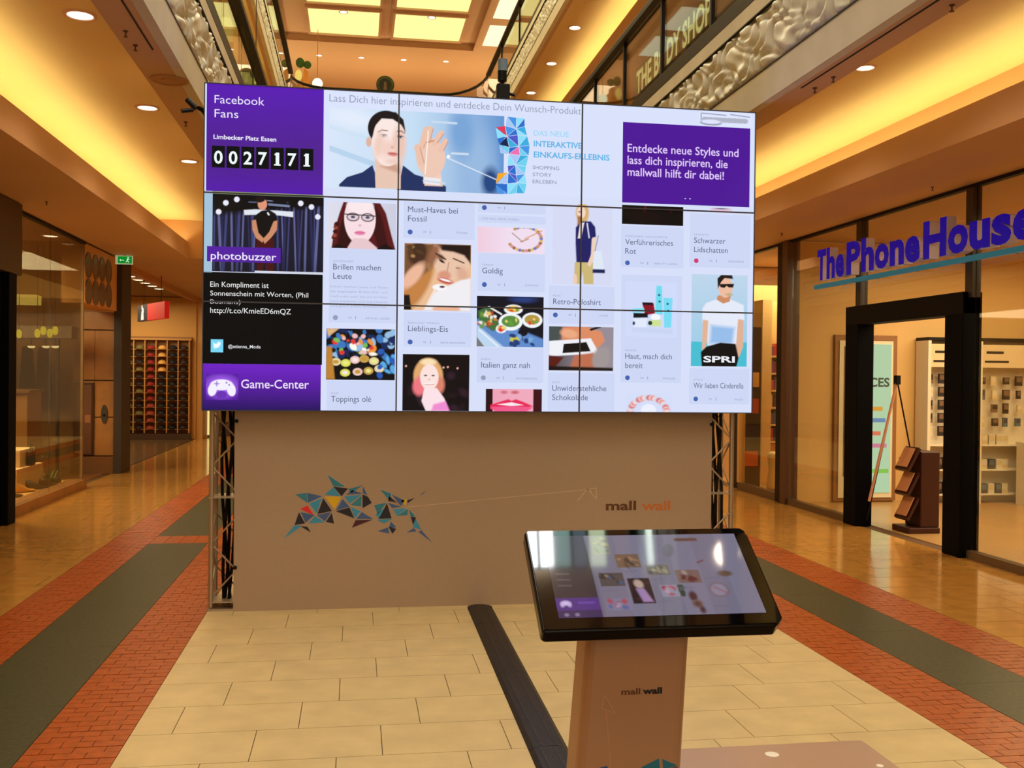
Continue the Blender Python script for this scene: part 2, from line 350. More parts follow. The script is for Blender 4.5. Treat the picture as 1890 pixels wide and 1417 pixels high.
# further shopfront walls out of sight
MB().box(5.13, 5.3, 14.3, 24, 0, Z1).build('wall_right_far', M('warm_wall', (222, 180, 110), .7), kind='structure', label='shopfront wall beyond the bookshop')
MB().box(-3.6, -3.45, -4, 8.2, 0, Z1).build('wall_left_near', M('warm_wall', (222, 180, 110), .7), kind='structure', label='shopfront wall on the near left')
w5 = thing('window_5', 'lit shop windows beyond the bookshop', None, (5.12, 18, 0), kind='structure')
for ya_, yb_ in ((14.8, 17.3), (17.9, 20.4), (21.0, 23.4)):
    MB().box(5.10, 5.125, ya_, yb_, .1, 2.75).build('pane', M('lit_window', (120, 96, 64), .1, emit=(220, 160, 90), es=.5), w5)
    MB().box(5.08, 5.13, ya_-.06, ya_, 0, 2.81).box(5.08, 5.13, yb_, yb_+.06, 0, 2.81).box(5.08, 5.13, ya_, yb_, 2.75, 2.81).box(5.08, 5.13, ya_, yb_, 0, .1).build('window_frame', dark_m, w5)
# upper walls
wl2 = M('upper_wall', (216, 172, 104), .6, noise=(1, .06))
MB().box(5.13, 5.25, -4, 24, 4.05, 6.93).build('wall_right', wl2, kind='structure', label='upper right gallery shopfront wall')
MB().box(-4.05, -3.9, -4, 24, 4.05, 6.93).build('wall_left', wl2, kind='structure', label='upper left gallery shopfront wall')
MB().box(5.3, 5.5, -4, 31, 7.53, 10).build('wall_upper_right', wl2, kind='structure', label='top right gallery wall')
MB().box(-5.5, -5.3, -4, 31, 7.53, 10).build('wall_upper_left', wl2, kind='structure', label='top left gallery wall')

# ---------------------------------------------------------------- glass railings
def railing(x, zb, zt, ya, yb, posts, label, side, thick=.072, xo=0):
    t = thing('glass_railing', label, 'railing', (x, ya, zb), 'glass balustrades of the atrium galleries')
    MB().box(x-.022*side, x+.045*side, ya, yb, zb, zb+.112).build('base_channel', dark_m, t)
    MB().box(x+xo-.045*(thick > .05)-.01, x+xo+.045*(thick > .05)+.01, ya, yb, zt, zt+thick).build('handrail', dark_m, t, bevel=.012)
    ps = sorted(posts)
    for p in ps: MB().box(x-.015, x+.03*side+xo, p-.02, p+.02, zb+.08, zt).build('post', dark_m, t)
    ed = [ya]+ps+[yb]
    for a, c in zip(ed[:-1], ed[1:]):
        if c-a > .1: MB().box(x+xo*.5, x+xo*.5+.012*side, a+.03, c-.03, zb+.09, zt-.005).build('glass_pane', railglass, t)
    return t
railing(XFR, 4.052, 4.86, -4, 23.6, [7.26+1.25*i for i in range(-4, 15)], 'glass balustrade with dark handrail on the first gallery, right of the screen', 1)
railing(XFL, 4.052, 4.68, -4, 23.6, [6.9+1.25*i for i in range(-4, 15)], 'glass balustrade with dark handrail on the first gallery, left of the screen', -1)
railing(2.97, 7.585, 8.42, -4, 22.9, [2.3*i for i in range(0, 10)], 'thin-railed glass balustrade of the top gallery on the right', 1, .055)
railing(-1.54, 7.585, 8.42, -4, 23.6, [2.3*i for i in range(0, 10)], 'thin-railed glass balustrade of the top gallery on the left', -1, .055)
t = thing('glass_railing', 'curved dark handrail and glass across the far end of the top gallery', 'railing', (.7, 24.6, 7.55), 'glass balustrades of the atrium galleries')
def endcurve(z):
    pts = [(-1.56, 23.66, z)]
    for a in np.linspace(0, 90, 7): pts.append((-.7-.86*math.cos(math.radians(a)), 23.8+.95*math.sin(math.radians(a)), z))
    for a in np.linspace(90, 4, 7): pts.append((2.0+.98*math.cos(math.radians(a)), 22.9+1.85*math.sin(math.radians(a)), z))
    pts.append((2.98, 22.97, z)); return pts
ec = endcurve(8.46)
MB().path(ec, .035, 6).build('handrail', dark_m, t)
g = MB()
for a, c in zip(ec[:-1], ec[1:]): g.poly([(a[0], a[1], 7.56), (c[0], c[1], 7.56), (c[0], c[1], 8.42), (a[0], a[1], 8.42)])
g.build('glass_pane', railglass, t)
# white translucent light band on the top balustrades (bright slivers of lit shopfront behind the glass)

# ---------------------------------------------------------------- downlights
def downlight(x, y, z, r, label, es=3., col=(255, 232, 200)):
    t = thing('downlight', label, 'ceiling light', (x, y, z), 'recessed round downlights')
    MB().lathe((x, y, z), [(r*1.12, 0), (r*1.12, -.008), (r*.9, -.010), (r*.86, .0)], 20).build('trim_ring', M('pink_trim', (225, 190, 170), .5), t)
    MB().lathe((x, y, z-.006), [(r*.84, .0), (r*.6, -.004), (.001, -.006)], 20).build('lens', E(col, es), t)
    return t
zc = Z1+.548
for px, py, q in ((148, 27, 'nearest'), (272, 198, 'second nearest'), (349, 297, 'third')):
    p = at_z(px, py, zc); downlight(p[0], p[1], zc, .09, 'round downlight in the yellow left cove ceiling, %s to the viewer' % q)
p = at_z(1597, 124, zc); downlight(p[0], p[1], zc, .07, 'round downlight in the yellow right cove ceiling above the phone shop')
zz = 6.93+.528
for i, (px, py) in enumerate(((1061, 51), (1018, 117), (980, 171))):
    p = at_z(px, py, zz); downlight(p[0], p[1], zz, .11, 'small downlight in the upper right cove ceiling, %s' % ['nearest of the row', 'middle of the row', 'far end by the screen top'][i])
downlight(3.62, 3.70, zz, .15, 'large bright downlight of the upper right gallery, mirrored in the kiosk glass', 45.)
for i, (px, py) in enumerate(((589, 102), (667, 106), (745, 110), (823, 113))):
    p = at_z(px, py, 10.0); downlight(p[0], p[1], 10.0, .085, 'downlight in the far atrium ceiling row, %s from the left' % ['first', 'second', 'third', 'fourth'][i])
for i, (px, py) in enumerate(((634, 19), (797, 29))):
    p = at_z(px, py, 10.14); downlight(p[0], p[1], 10.10, .10, 'downlight in the rib between the lit ceiling panels, %s pair' % ['left', 'right'][i])
p = at_z(64, 430, Z1+.02); downlight(-3.75, p[1]+.2, Z1+.02, .10, 'oval bright downlight inside the shoe shop window ceiling')
# sprinkler heads and a round speaker grille in the soffits
def sprinkler(x, y, z, label):
    t = thing('sprinkler_head', label, 'sprinkler', (x, y, z), 'sprinkler heads in the soffits')
    MB().lathe((x, y, z), [(.014, 0), (.013, -.006), (.004, -.008), (.004, -.03)], 10).build('nozzle', M('nozzle_brown', (90, 56, 34), .4), t)
    MB().lathe((x, y, z-.03), [(.012, 0), (.012, -.003)], 10).build('deflector', M('nozzle_brown', (90, 56, 34), .4), t)
for px, py, l in ((232, 57, 'left soffit, nearest'), (250, 83, 'left soffit, second'), (343, 225, 'left soffit, near the screen corner'), (1757, 9, 'right soffit at the top edge'), (1504, 162, 'right soffit, further one of a pair'), (1538, 142, 'right soffit, nearer one of a pair'), (1721, 345, 'brown soffit over the phone shop sign'), (1443, 430, 'brown soffit above the shop corner column'), (86, 372, 'left soffit above the shoe shop window')):
    zq = Z1 if ('brown soffit' in l or 'shoe shop' in l) else ZI; p = at_z(px, py, zq); sprinkler(p[0], p[1], zq, 'small sprinkler head in the '+l)
p = at_z(313, 147, ZI)
MB().lathe((p[0], p[1], ZI), [(.115, 0), (.115, -.008), (.10, -.012), (.095, -.004), (.05, -.004), (.045, -.01), (.001, -.01)], 24).build('ceiling_speaker', M('speaker_tan', (190, 140, 95), .6), loc=(p[0], p[1], ZI), label='flat round speaker grille in the left soffit', category='speaker')

# ================================================================ VIDEO WALL
YS = 6.303; XA, XB = -.925, 2.615; ZA, ZB = 1.268, 3.266
vw = thing('video_wall', 'large wall of nine screens showing purple menu, portraits and shopping tiles', 'screen', ((XA+XB)/2, YS+.06, ZA))
pw = (XB-XA)/3; ph_ = (ZB-ZA)/3
for i in range(3):
    for j in range(3):
        x0 = XA+i*pw; z0 = ZA+j*ph_
        MB().box(x0+.001, x0+pw-.001, YS+.004, YS+.11, z0+.001, z0+ph_-.001).build('monitor', black_m, vw, bevel=.004)
        MB().box(x0+.003, x0+pw-.003, YS+.0015, YS+.005, z0+.003, z0+ph_-.003).build('screen_face', E((216, 224, 250)), vw)
bz = MB()
bw = .0045
for i in (0, 1, 2, 3):
    x = XA+i*pw; ww = bw if 0 < i < 3 else .003
    bz.box(x-ww, x+ww, YS-.006, YS+.004, ZA, ZB)
for j in (0, 1, 2, 3):
    z = ZA+j*ph_; ww = bw if 0 < j < 3 else .003
    bz.box(XA, XB, YS-.0062, YS+.0042, z-ww, z+ww)
bz.build('bezel', M('bezel_grey', (60, 62, 80), .4), vw)
U1, V1 = (1, 0, 0), (0, 0, 1)
def prect(x0, y0, x1, y1, Y):
    xm, ym = (x0+x1)/2, (y0+y1)/2
    return at_y(x0, ym, Y)[0], at_y(x1, ym, Y)[0], at_y(xm, y1, Y)[2], at_y(xm, y0, Y)[2]
def flat(name, x0, y0, x1, y1, col, lay=1, label=None):
    a, b, c, d = prect(x0, y0, x1, y1, YS); y = YS+.0015-.0004*lay
    a = max(a, XA+.003); b = min(b, XB-.003); c = max(c, ZA+.003); d = min(d, ZB-.003)
    return MB().poly([(a, y, c), (b, y, c), (b, y, d), (a, y, d)]).build(name, E(col), vw, label=label)
def txt(s, x0, x1, yb, cap, col, bold=0., lay=6, P=None, name='lettering'):
    O = at_y(x0, yb, YS); e = at_y(x1, yb, YS); c = cap*YS/F*1.012
    return MB().text(s, (O[0], YS+.0015-.0004*lay, O[2]), U1, V1, e[0]-O[0], c, bold=bold).build(name, E(col), P or vw)
class Cv:
    def __init__(s, X, Y, bg): s.X = X; s.Y = Y; s.C = np.ones(X.shape+(3,))*np.array(lin(bg))
    def mix(s, m, col): m = np.clip(m, 0, 1)[..., None]; s.C = s.C*(1-m)+np.array(lin(col))*m; return s
    def ell(s, cx, cy, rx, ry, col, rot=0, soft=1.3):
        a = math.radians(rot); dx = s.X-cx; dy = s.Y-cy; u = (dx*math.cos(a)+dy*math.sin(a))/rx; v = (-dx*math.sin(a)+dy*math.cos(a))/ry
        return s.mix((1-np.sqrt(u*u+v*v))*min(rx, ry)/soft+.5, col)
    def pol(s, pts, col, soft=1.2):
        ins = np.zeros(s.X.shape, bool); d = np.full(s.X.shape, 1e9); n = len(pts)
        for i in range(n):
            (xa, ya), (xb, yb) = pts[i], pts[(i+1) % n]
            c = ((ya > s.Y) != (yb > s.Y)) & (s.X < (xb-xa)*(s.Y-ya)/((yb-ya) if yb != ya else 1e-9)+xa); ins ^= c
            t = np.clip(((s.X-xa)*(xb-xa)+(s.Y-ya)*(yb-ya))/((xb-xa)**2+(yb-ya)**2+1e-9), 0, 1)
            d = np.minimum(d, np.hypot(s.X-xa-t*(xb-xa), s.Y-ya-t*(yb-ya)))
        return s.mix(np.where(ins, d, -d)/soft+.5, col)
    def lin(s, xa, ya, xb, yb, w_, col):
        t = np.clip(((s.X-xa)*(xb-xa)+(s.Y-ya)*(yb-ya))/((xb-xa)**2+(yb-ya)**2+1e-9), 0, 1)
        return s.mix((w_/2-np.hypot(s.X-xa-t*(xb-xa), s.Y-ya-t*(yb-ya)))+.5, col)
    def gx(s, xa, xb, col): return s.mix((s.X-xa)/(xb-xa), col)
    def gy(s, ya, yb, col): return s.mix((s.Y-ya)/(yb-ya), col)
    def blobs(s, n, pal, r0, r1, box_, seed, soft=2):
        r = random.Random(seed)
        for _ in range(n): s.ell(r.uniform(box_[0], box_[2]), r.uniform(box_[1], box_[3]), r.uniform(r0, r1), r.uniform(r0, r1)*.7, r.choice(pal), r.uniform(0, 90), soft)
        return s
def painted(name, x0, y0, x1, y1, bg, fn, label, step=1.0, lift=0):
    a, b, c, d = prect(x0, y0, x1, y1, YS); y = YS-.0002-lift
    c = max(c, ZA+.003); d = min(d, ZB-.003); a = max(a, XA+.003); b = min(b, XB-.003)
    nx = int((x1-x0)/step)+1; ny = int((y1-y0)/step)+1
    X, Y = np.meshgrid(np.linspace(x0, x1, nx), np.linspace(y0, y1, ny), indexing='xy')
    cv = Cv(X, Y, bg); fn(cv)
    P = np.stack([np.interp(X, [x0, x1], [a, b]), np.full(X.shape, y), np.interp(Y, [y0, y1], [d, c])], -1)
    o = MB().grid(P[::-1]).build(name, vcol('screen_picture_glow'), vw, label=label)
    at = o.data.color_attributes.new('Col', 'FLOAT_COLOR', 'POINT')
    col = np.ones((nx*ny, 4), np.float32); col[:, :3] = cv.C[::-1].reshape(-1, 3); at.data.foreach_set('color', col.ravel()); return o
PUR = (82, 24, 160)
SK = (238, 200, 178); SKD = (205, 140, 105); NAV = (30, 48, 96)
# page structure
flat('page_area', 598, 160, 1392, 362, (222, 230, 255), 0)
painted('menu_tile', 381, 156, 597, 356, (88, 24, 178), lambda c: c.gy(160, 280, (78, 30, 140)).gy(300, 356, (84, 22, 170)), 'purple menu tile with visitor counter', 6)
txt('Facebook', 396, 488, 190, 15, (235, 225, 255)); txt('Fans', 396, 440, 216, 15, (235, 225, 255))
txt('Limbecker Platz Essen', 394, 510, 256, 8, (240, 235, 255), .02)
for i, ch in enumerate('0027171'):
    x = 391+i*27.2; y = 269+i*.9
    flat('digit_card', x, y, x+24, y+40, (12, 14, 16), 5); (flat('digit_foot', x+6, y+30.5, x+18, y+33, (240, 248, 250), 6), flat('digit_flag', x+7, y+11, x+11, y+14, (240, 248, 250), 6)) if ch == '1' else None; txt(ch, x+(4 if ch != '1' else 9), x+(20 if ch != '1' else 15.5), y+32, 23, (240, 248, 250), .02, 8)
def f_buzz(c):
    for i in range(26):
        x = 395+i*7.7; c.lin(x, 380+8*math.sin(i), x+6*math.sin(i*1.7), 500, 3.5+1.5*math.sin(i*2.3), [(62, 66, 118), (96, 100, 150), (40, 42, 84)][i % 3])
    c.pol([(390, 360), (598, 360), (598, 378), (500, 388), (392, 400)], (6, 6, 10), 10)
    c.gy(470, 560, (4, 4, 12))
    c.mix((394-c.X), (2, 2, 6))
    for x, y in ((416, 377), (436, 370), (403, 394), (554, 373), (574, 379), (586, 397)): c.ell(x, y, 5, 5, (235, 235, 250))
    c.pol([(449, 389), (470, 387), (540, 389), (540, 399), (505, 396), (470, 397), (450, 398)], (225, 230, 240))
    c.lin(458, 374, 475, 374, 1.5, (110, 120, 160)); c.lin(492, 370, 530, 372, 1.5, (150, 160, 200)); c.ell(517, 370, 16, 4, (10, 10, 16)); c.lin(495, 377, 532, 379, 4, (120, 130, 165))
    c.pol([(470, 398), (482, 389), (496, 387), (508, 394), (512, 410), (503, 432), (501, 455), (472, 455), (470, 425), (464, 412)], (10, 10, 14))
    c.pol([(472, 440), (504, 440), (505, 503), (492, 503), (489, 470), (484, 503), (474, 503)], (70, 14, 16))
    c.pol([(464, 408), (471, 406), (476, 430), (486, 440), (484, 448), (472, 440), (465, 425)], SKD)
    c.pol([(504, 408), (511, 406), (510, 424), (500, 438), (488, 450), (484, 442), (496, 428)], SKD)
    c.ell(483, 377, 8.5, 11, (222, 150, 120)); c.ell(479, 368, 10, 6, (30, 18, 20), -15); c.lin(493, 393, 495, 396, 3, (230, 230, 235))
painted('photo_tile', 392, 361, 597, 503, (24, 24, 44), f_buzz, 'stage photo of a man in a black shirt before a curtain')
flat('side_strip', 374, 356, 392, 503, (165, 195, 218), 2); flat('side_strip', 392, 356, 597, 361, (150, 170, 120), 2)
flat('side_strip', 470, 501, 597, 504, (210, 215, 225), 6)
flat('name_tag', 382, 456, 518, 484, (84, 34, 160), 6); txt('photobuzzer', 389, 510, 478, 14, (240, 230, 255), .008, 9)
flat('black_panel', 372, 504, 595, 672, (11, 11, 12), 2)
txt('Ein Kompliment ist', 388, 496, 529, 10, (235, 235, 235)); txt('Sonnenschein mit Worten, (Phil', 388, 569, 545, 9, (235, 235, 235))
txt('Bosmans)', 388, 444, 560, 8, (190, 190, 195)); txt('http://t.co/KmieED6mQZ', 388, 537, 577, 10, (235, 235, 235))
painted('bird_icon', 389, 626, 412, 650, (120, 215, 245), lambda c: c.ell(400, 638, 6, 4, (240, 250, 255), -20).ell(404, 634, 3.4, 3.4, (240, 250, 255)).pol([(393, 632), (402, 637), (396, 644)], (240, 250, 255)), 'light blue square icon with a white bird', lift=.0007)
txt('@etienna_Mode', 421, 481, 642, 6, (225, 225, 230), .01)
painted('menu_tile', 371, 672, 592, 757, (110, 32, 196), lambda c: c.gy(675, 757, (34, 12, 92)), 'purple game centre button', 5)
def f_pad(c):
    c.ell(409, 713, 30, 20, (160, 90, 235), 0, 14)
    c.ell(409, 710, 21, 10, (245, 240, 255)); c.ell(392, 719, 8, 12, (245, 240, 255), 12); c.ell(427, 719, 8, 12, (245, 240, 255), -12)
    c.ell(409, 728, 10, 7, (104, 50, 180)); c.lin(396, 708, 404, 708, 2, (150, 110, 210)); c.lin(400, 704, 400, 712, 2, (150, 110, 210)); c.ell(418, 706, 1.6, 1.6, (120, 80, 190)); c.ell(423, 710, 1.6, 1.6, (120, 80, 190))
painted('gamepad_icon', 380, 690, 440, 738, (84, 26, 160), f_pad, 'white glowing game controller icon', lift=.0007)
txt('Game-Center', 445, 570, 716, 16, (240, 225, 255), .006)
# header
txt('Lass Dich hier inspirieren und entdecke Dein Wunsch-Produkt', 608, 1073, 187, 14, (148, 158, 178), -.004, 4)
def f_hero(c):
    c.gx(607, 760, (196, 222, 245)); c.gx(760, 930, (98, 148, 208)); c.lin(607, 280, 700, 310, 10, (185, 212, 238)); c.lin(607, 240, 690, 262, 8, (205, 226, 245))
    c.ell(650, 225, 50, 18, (226, 236, 252), 10, 22); c.ell(880, 300, 30, 60, (150, 185, 225), 0, 30); c.ell(905, 330, 16, 26, (30, 70, 130), 0, 12); c.ell(850, 240, 22, 45, (120, 165, 215), 0, 20)
    c.pol([(626, 346), (640, 332), (668, 322), (686, 308), (694, 330), (694, 350), (626, 350)], NAV); c.pol([(731, 350), (738, 325), (742, 306), (764, 322), (796, 330), (822, 342), (822, 357), (731, 352)], NAV)
    c.pol([(690, 296), (738, 296), (738, 350), (692, 350)], (232, 198, 180)); c.pol([(700, 310), (736, 300), (738, 322), (724, 318)], (206, 160, 138), 6)
    c.ell(711, 240, 34, 33, (28, 20, 24)); c.ell(679, 266, 5, 9, (225, 180, 160)); c.ell(715, 262, 30, 47, (250, 228, 220), 3); c.ell(720, 240, 24, 22, (250, 232, 226), 0, 4); c.ell(735, 268, 12, 34, (236, 198, 182), 0, 9)
    c.pol([(680, 250), (684, 222), (700, 210), (728, 209), (742, 222), (746, 245), (738, 232), (722, 222), (702, 222), (690, 236), (686, 256)], (24, 18, 22), 2)
    c.ell(705, 253, 7, 3.2, (176, 150, 146), 3, 2); c.ell(705, 253.4, 5.5, 2, (236, 232, 236), 3); c.ell(705.5, 253.2, 2.3, 2.3, (70, 84, 100)); c.lin(699, 251.6, 711, 251.4, 1.1, (50, 40, 46)); c.ell(737, 254, 6, 3, (170, 142, 138), 3, 2); c.ell(737, 254.4, 4.6, 1.9, (232, 228, 232), 3); c.ell(737, 254.2, 2.2, 2.2, (60, 74, 90)); c.lin(731, 252.6, 742, 253, 1.1, (44, 36, 42)); c.ell(722, 272, 5, 4, (236, 196, 182), 0, 4); c.lin(696, 247, 703, 243, 1.8, (110, 80, 70)); c.lin(703, 243, 713, 244, 1.8, (110, 80, 70)); c.lin(731, 244, 738, 243, 1.8, (100, 74, 66)); c.lin(738, 243, 744, 247, 1.6, (100, 74, 66)); c.ell(712, 276, 14, 16, (244, 208, 196), 20, 14); c.ell(697, 270, 8, 22, (240, 206, 192), 10, 8); c.ell(722, 274, 3, 2, (220, 170, 155)); c.lin(723, 255, 726, 270, 1.5, (230, 200, 190)); c.ell(723, 287.4, 8, 3, (226, 140, 134), 3, 2); c.ell(723, 284.6, 8.5, 1.8, (206, 112, 110), 3, 1.5); c.ell(722, 300, 12, 5, (240, 206, 194), 0, 6); c.lin(714, 286, 732, 286, 1, (170, 80, 80))
    c.pol([(780, 320), (812, 318), (816, 342), (782, 342)], (240, 205, 190)); c.ell(793, 290, 27, 36, (238, 200, 180), 0)
    for x0, y0, x1, y1, w_ in ((775, 272, 784, 238, 11), (786, 262, 792, 236, 10), (800, 262, 812, 244, 11), (812, 275, 820, 258, 10), (776, 300, 768, 272, 12)): c.lin(x0, y0, x1, y1, w_, (236, 194, 172)); c.lin(x0+5, y0, x1+5, y1, 1.4, (200, 140, 118))
    c.lin(784, 262, 798, 258, 3, (210, 150, 120)); c.lin(788, 240, 783, 320, 1.5, (255, 255, 255)); c.pol([(780, 326), (812, 328), (810, 340), (780, 338)], (235, 235, 240))
    c.lin(822, 288, 918, 326, 1.5, (240, 245, 255)); c.ell(826, 286, 3, 3, (255, 255, 255)); c.lin(832, 280, 862, 280, 4, (205, 222, 240)); c.lin(795, 223, 840, 224, 4, (200, 220, 240)); c.lin(780, 333, 820, 336, 3, (210, 215, 225))
painted('photo_tile', 608, 206, 930, 352, (216, 230, 250), f_hero, 'banner photo of a woman with dark hair raising her hand')
pal = [(60, 175, 225), (110, 210, 240), (45, 110, 205), (140, 225, 250), (80, 90, 200), (70, 150, 230), (170, 200, 245)]
mos = MB(); mcols = pal+[(225, 60, 90), (240, 110, 180), (250, 170, 40), (20, 40, 80)]
rr = random.Random(7)
gx_ = [[(917+rr.uniform(-3, 3)+(6 if 2 < j < 5 else 0)+i*(18), 218+j*17.2+rr.uniform(-4, 4)) for i in range(4)] for j in range(9)]
for j in range(8):
    for i in range(3):
        q = [gx_[j][i], gx_[j][i+1], gx_[j+1][i+1], gx_[j+1][i]]
        for k, tr in enumerate(((q[0], q[1], q[2]), (q[0], q[2], q[3])) if (i+j) % 2 else ((q[0], q[1], q[3]), (q[1], q[2], q[3]))):
            ci = rr.randrange(len(pal))
            if (j, i, k) == (1, 0, 0): ci = 7
            if (j, i, k) == (3, 1, 1): ci = 8
            if (j, i, k) == (6, 0, 0): ci = 9
            if (j, i, k) == (2, 0, 1): ci = 10
            if j in (4, 5) and i == 0: continue
            if (j in (0, ) and i == 0): continue
            cxm = sum(p[0] for p in tr)/3; cym = sum(p[1] for p in tr)/3
            pt = [at_y(cxm+(p[0]-cxm)*.93, cym+(p[1]-cym)*.93, YS) for p in tr]; mos.poly([(p[0], YS-.0009, p[2]) for p in pt][::-1], ci)
mos.build('mosaic_graphic', [E(c) for c in mcols], vw, label='blue triangle mosaic beside the banner photo')
txt('DAS NEUE', 985, 1050, 250, 10, (160, 215, 245), .01); txt('INTERAKTIVE', 985, 1074, 270, 11, (95, 180, 230), .02); txt('EINKAUFS-ERLEBNIS', 985, 1125, 290, 11, (95, 180, 230), .02)
for i, s in enumerate(('SHOPPING', 'STORY', 'ERLEBEN')): txt(s, 983, (1032, 1018, 1027)[i], 312+i*13, 7, (140, 150, 175), .005)
flat('message_tile', 1149, 231, 1384, 378, (78, 24, 150), 3)
txt('Entdecke neue Styles und', 1158, 1363, 280, 16, (225, 200, 250), .01, 8); txt('lass dich inspirieren, die', 1158, 1343, 302, 16, (225, 200, 250), .01, 8); txt('mallwall hilft dir dabei!', 1158, 1336, 324, 16, (225, 200, 250), .01, 8)
txt('. .', 1263, 1275, 367, 8, (225, 210, 250), .03, 8)
def f_logo(c):
    for x0 in range(1300, 1380, 9): c.lin(x0, 222, x0+4, 222, 9, (176, 180, 198))
    c.lin(1296, 211, 1340, 213, 1.5, (120, 125, 150)); c.lin(1294, 211, 1294, 229, 1.5, (120, 125, 150)); c.ell(1312, 228, 20, 5, (150, 155, 175)); c.ell(1312, 226, 18, 4, (222, 228, 252)); c.lin(1348, 211, 1384, 214, 1.5, (120, 125, 150))
painted('logo_tile', 1290, 207, 1387, 233, (222, 230, 254), f_logo, 'small grey centre logo at the top right of the screen', lift=.0007)
# cards
def card(x0, y0, x1, y1, title=None, ty=None, icon=None, tag=None, sub=None, ico=(70, 100, 175)):
    flat('card', x0, y0, x1, y1, (206, 216, 246), 1)
    if sub: txt(sub, x0+8, x0+8+len(sub)*3.4, ty-14, 3.5, (160, 168, 196), 0, 5)
    if title:
        for i, (s, wd) in enumerate(title): txt(s, x0+8, x0+8+wd, ty+i*17, 11, (92, 98, 128), 0, 5)
    if icon:
        p = at_y(x0+12, icon, YS); MB().lathe((p[0], YS-.0008, p[2]), [(.016, 0), (.015, -.0004)], 12, 0, 1).build('icon', E(ico), vw)
        txt('= 1', x0+36, x0+50, icon+3, 6, (150, 158, 190), 0, 5)
        if tag: txt(tag, x1-14-len(tag)*3.3, x1-12, icon+3, 3.6, (150, 158, 190), 0, 5)
card(607, 459, 731, 596, [('Brillen machen', 88), ('Leute', 34)], 497, 586, 'ARTIKEL LADEN', 'ACCESSOIRES', (150, 158, 185))
for i in range(5): txt(['Immer machen Leute und Mode', 'die angesagten Brillen hier und', 'noch mehr auch bei uns im Haus', 'jetzt entdecken und anprobieren', 'und gleich online bestellen hier'][i], 610, 715, 530+i*9, 4, (165, 172, 200), 0, 5)
card(603, 702, 729, 757, [('Toppings olé', 74)], 741, None, None, 'FOOD')
card(745, 373, 876, 441, [('Must-Haves bei', 92), ('Fossil', 34)], 391, 428, 'FOSSIL', None)
card(745, 576, 870, 640, [('Lieblings-Eis', 74)], 611, 631, 'MEHR ERFAHREN', 'ESSEN UND TRINKEN')
card(882, 377, 1007, 394, None, None, 383); card(882, 398, 1007, 412); txt('ICH WILL MEHR WISSEN', 890, 958, 405, 4, (160, 168, 196))
card(882, 468, 1006, 538, [('Goldig', 38)], 504, 525, 'SCHMUCK', 'TRENDS')
card(880, 642, 1003, 706, [('Italien ganz nah', 90)], 678, 697, 'RESTAURANTS', 'ESSEN', (150, 158, 185))
card(1013, 528, 1134, 598, [('Retro-Poloshirt', 88)], 561, 581, 'MODE', 'MODE')
card(1011, 688, 1134, 758, [('Unwiderstehliche', 100), ('Schokolade', 66)], 721, None, None, 'FOOD')
card(1146, 418, 1262, 494, [('Verführerisches', 88), ('Rot', 20)], 451, 485, 'BEAUTY LADEN', 'PARFÜMERIE UND KOSMETIK')
card(1273, 395, 1385, 494, [('Schwarzer', 58), ('Lidschatten', 62)], 448, 481, 'DROGERIE', 'KOSMETIK', (205, 60, 120))
card(1146, 508, 1258, 706, [('Haut, mach dich', 86), ('bereit', 32)], 662, 697, 'PFLEGE', 'PFLEGE')
card(1272, 680, 1383, 746, [('Wir lieben Cinderella', 92)], 716, 736, 'MODE', 'STYLE')
def f_w1(c):
    c.gx(605, 730, (205, 205, 225)); c.pol([(612, 460), (616, 430), (626, 395), (634, 372), (700, 372), (712, 392), (722, 430), (731, 462)], (88, 20, 24), 2)
    c.pol([(620, 462), (628, 420), (640, 380), (650, 372), (652, 440), (648, 462)], (50, 10, 14), 3); c.pol([(688, 372), (704, 400), (716, 450), (700, 462), (690, 430)], (58, 12, 16), 3)
    c.ell(664, 404, 29, 46, (248, 222, 228)); c.ell(664, 380, 24, 14, (250, 232, 236), 0, 4); c.pol([(640, 460), (652, 440), (676, 440), (700, 460)], (232, 200, 205), 2)
    for x in (651, 678): c.ell(x, 401, 12, 8, (40, 36, 50)); c.ell(x, 401, 10, 6, (226, 205, 214)); c.ell(x, 401, 4, 2.4, (70, 70, 90))
    c.lin(636, 396, 692, 398, 2, (40, 36, 50)); c.ell(664, 416, 3, 2, (225, 180, 185)); c.ell(664, 430, 10, 4, (232, 130, 170)); c.lin(655, 429, 673, 429, 1, (190, 80, 120))
    for i in range(8): c.ell(616+i*.8, 440-i*4+4*math.sin(i), 4, 4, [(150, 70, 50), (60, 12, 14)][i % 2])
    c.pol([(607, 462), (622, 452), (650, 462)], (20, 8, 12)); c.pol([(690, 462), (712, 448), (732, 462)], (24, 8, 12))
painted('photo_tile', 605, 374, 731, 459, (222, 222, 236), f_w1, 'portrait of a smiling woman with glasses and dark red hair')
def f_top(c):
    c.blobs(60, [(20, 40, 90), (60, 120, 190), (8, 8, 14), (150, 190, 230)], 4, 12, (602, 607, 729, 660), 1)
    c.blobs(30, [(226, 60, 50), (240, 190, 190), (120, 190, 80), (255, 255, 240), (240, 150, 60)], 3, 7, (615, 620, 690, 655), 2)
    for i, (x, y) in enumerate(((620, 668), (638, 670), (655, 664), (672, 662), (690, 666), (637, 688), (660, 686), (680, 684), (700, 680))): c.ell(x, y, 9, 7, [(230, 215, 160), (222, 222, 90), (240, 200, 190), (200, 160, 80)][i % 4]); c.ell(x, y, 5, 3.5, [(200, 150, 60), (235, 235, 140), (250, 230, 230)][i % 3])
    c.pol([(602, 640), (612, 640), (618, 700), (602, 700)], (190, 130, 50), 3); c.pol([(602, 607), (625, 607), (606, 622)], (225, 180, 130), 3); c.blobs(14, [(90, 170, 230), (40, 90, 180)], 4, 9, (700, 640, 729, 700), 3)
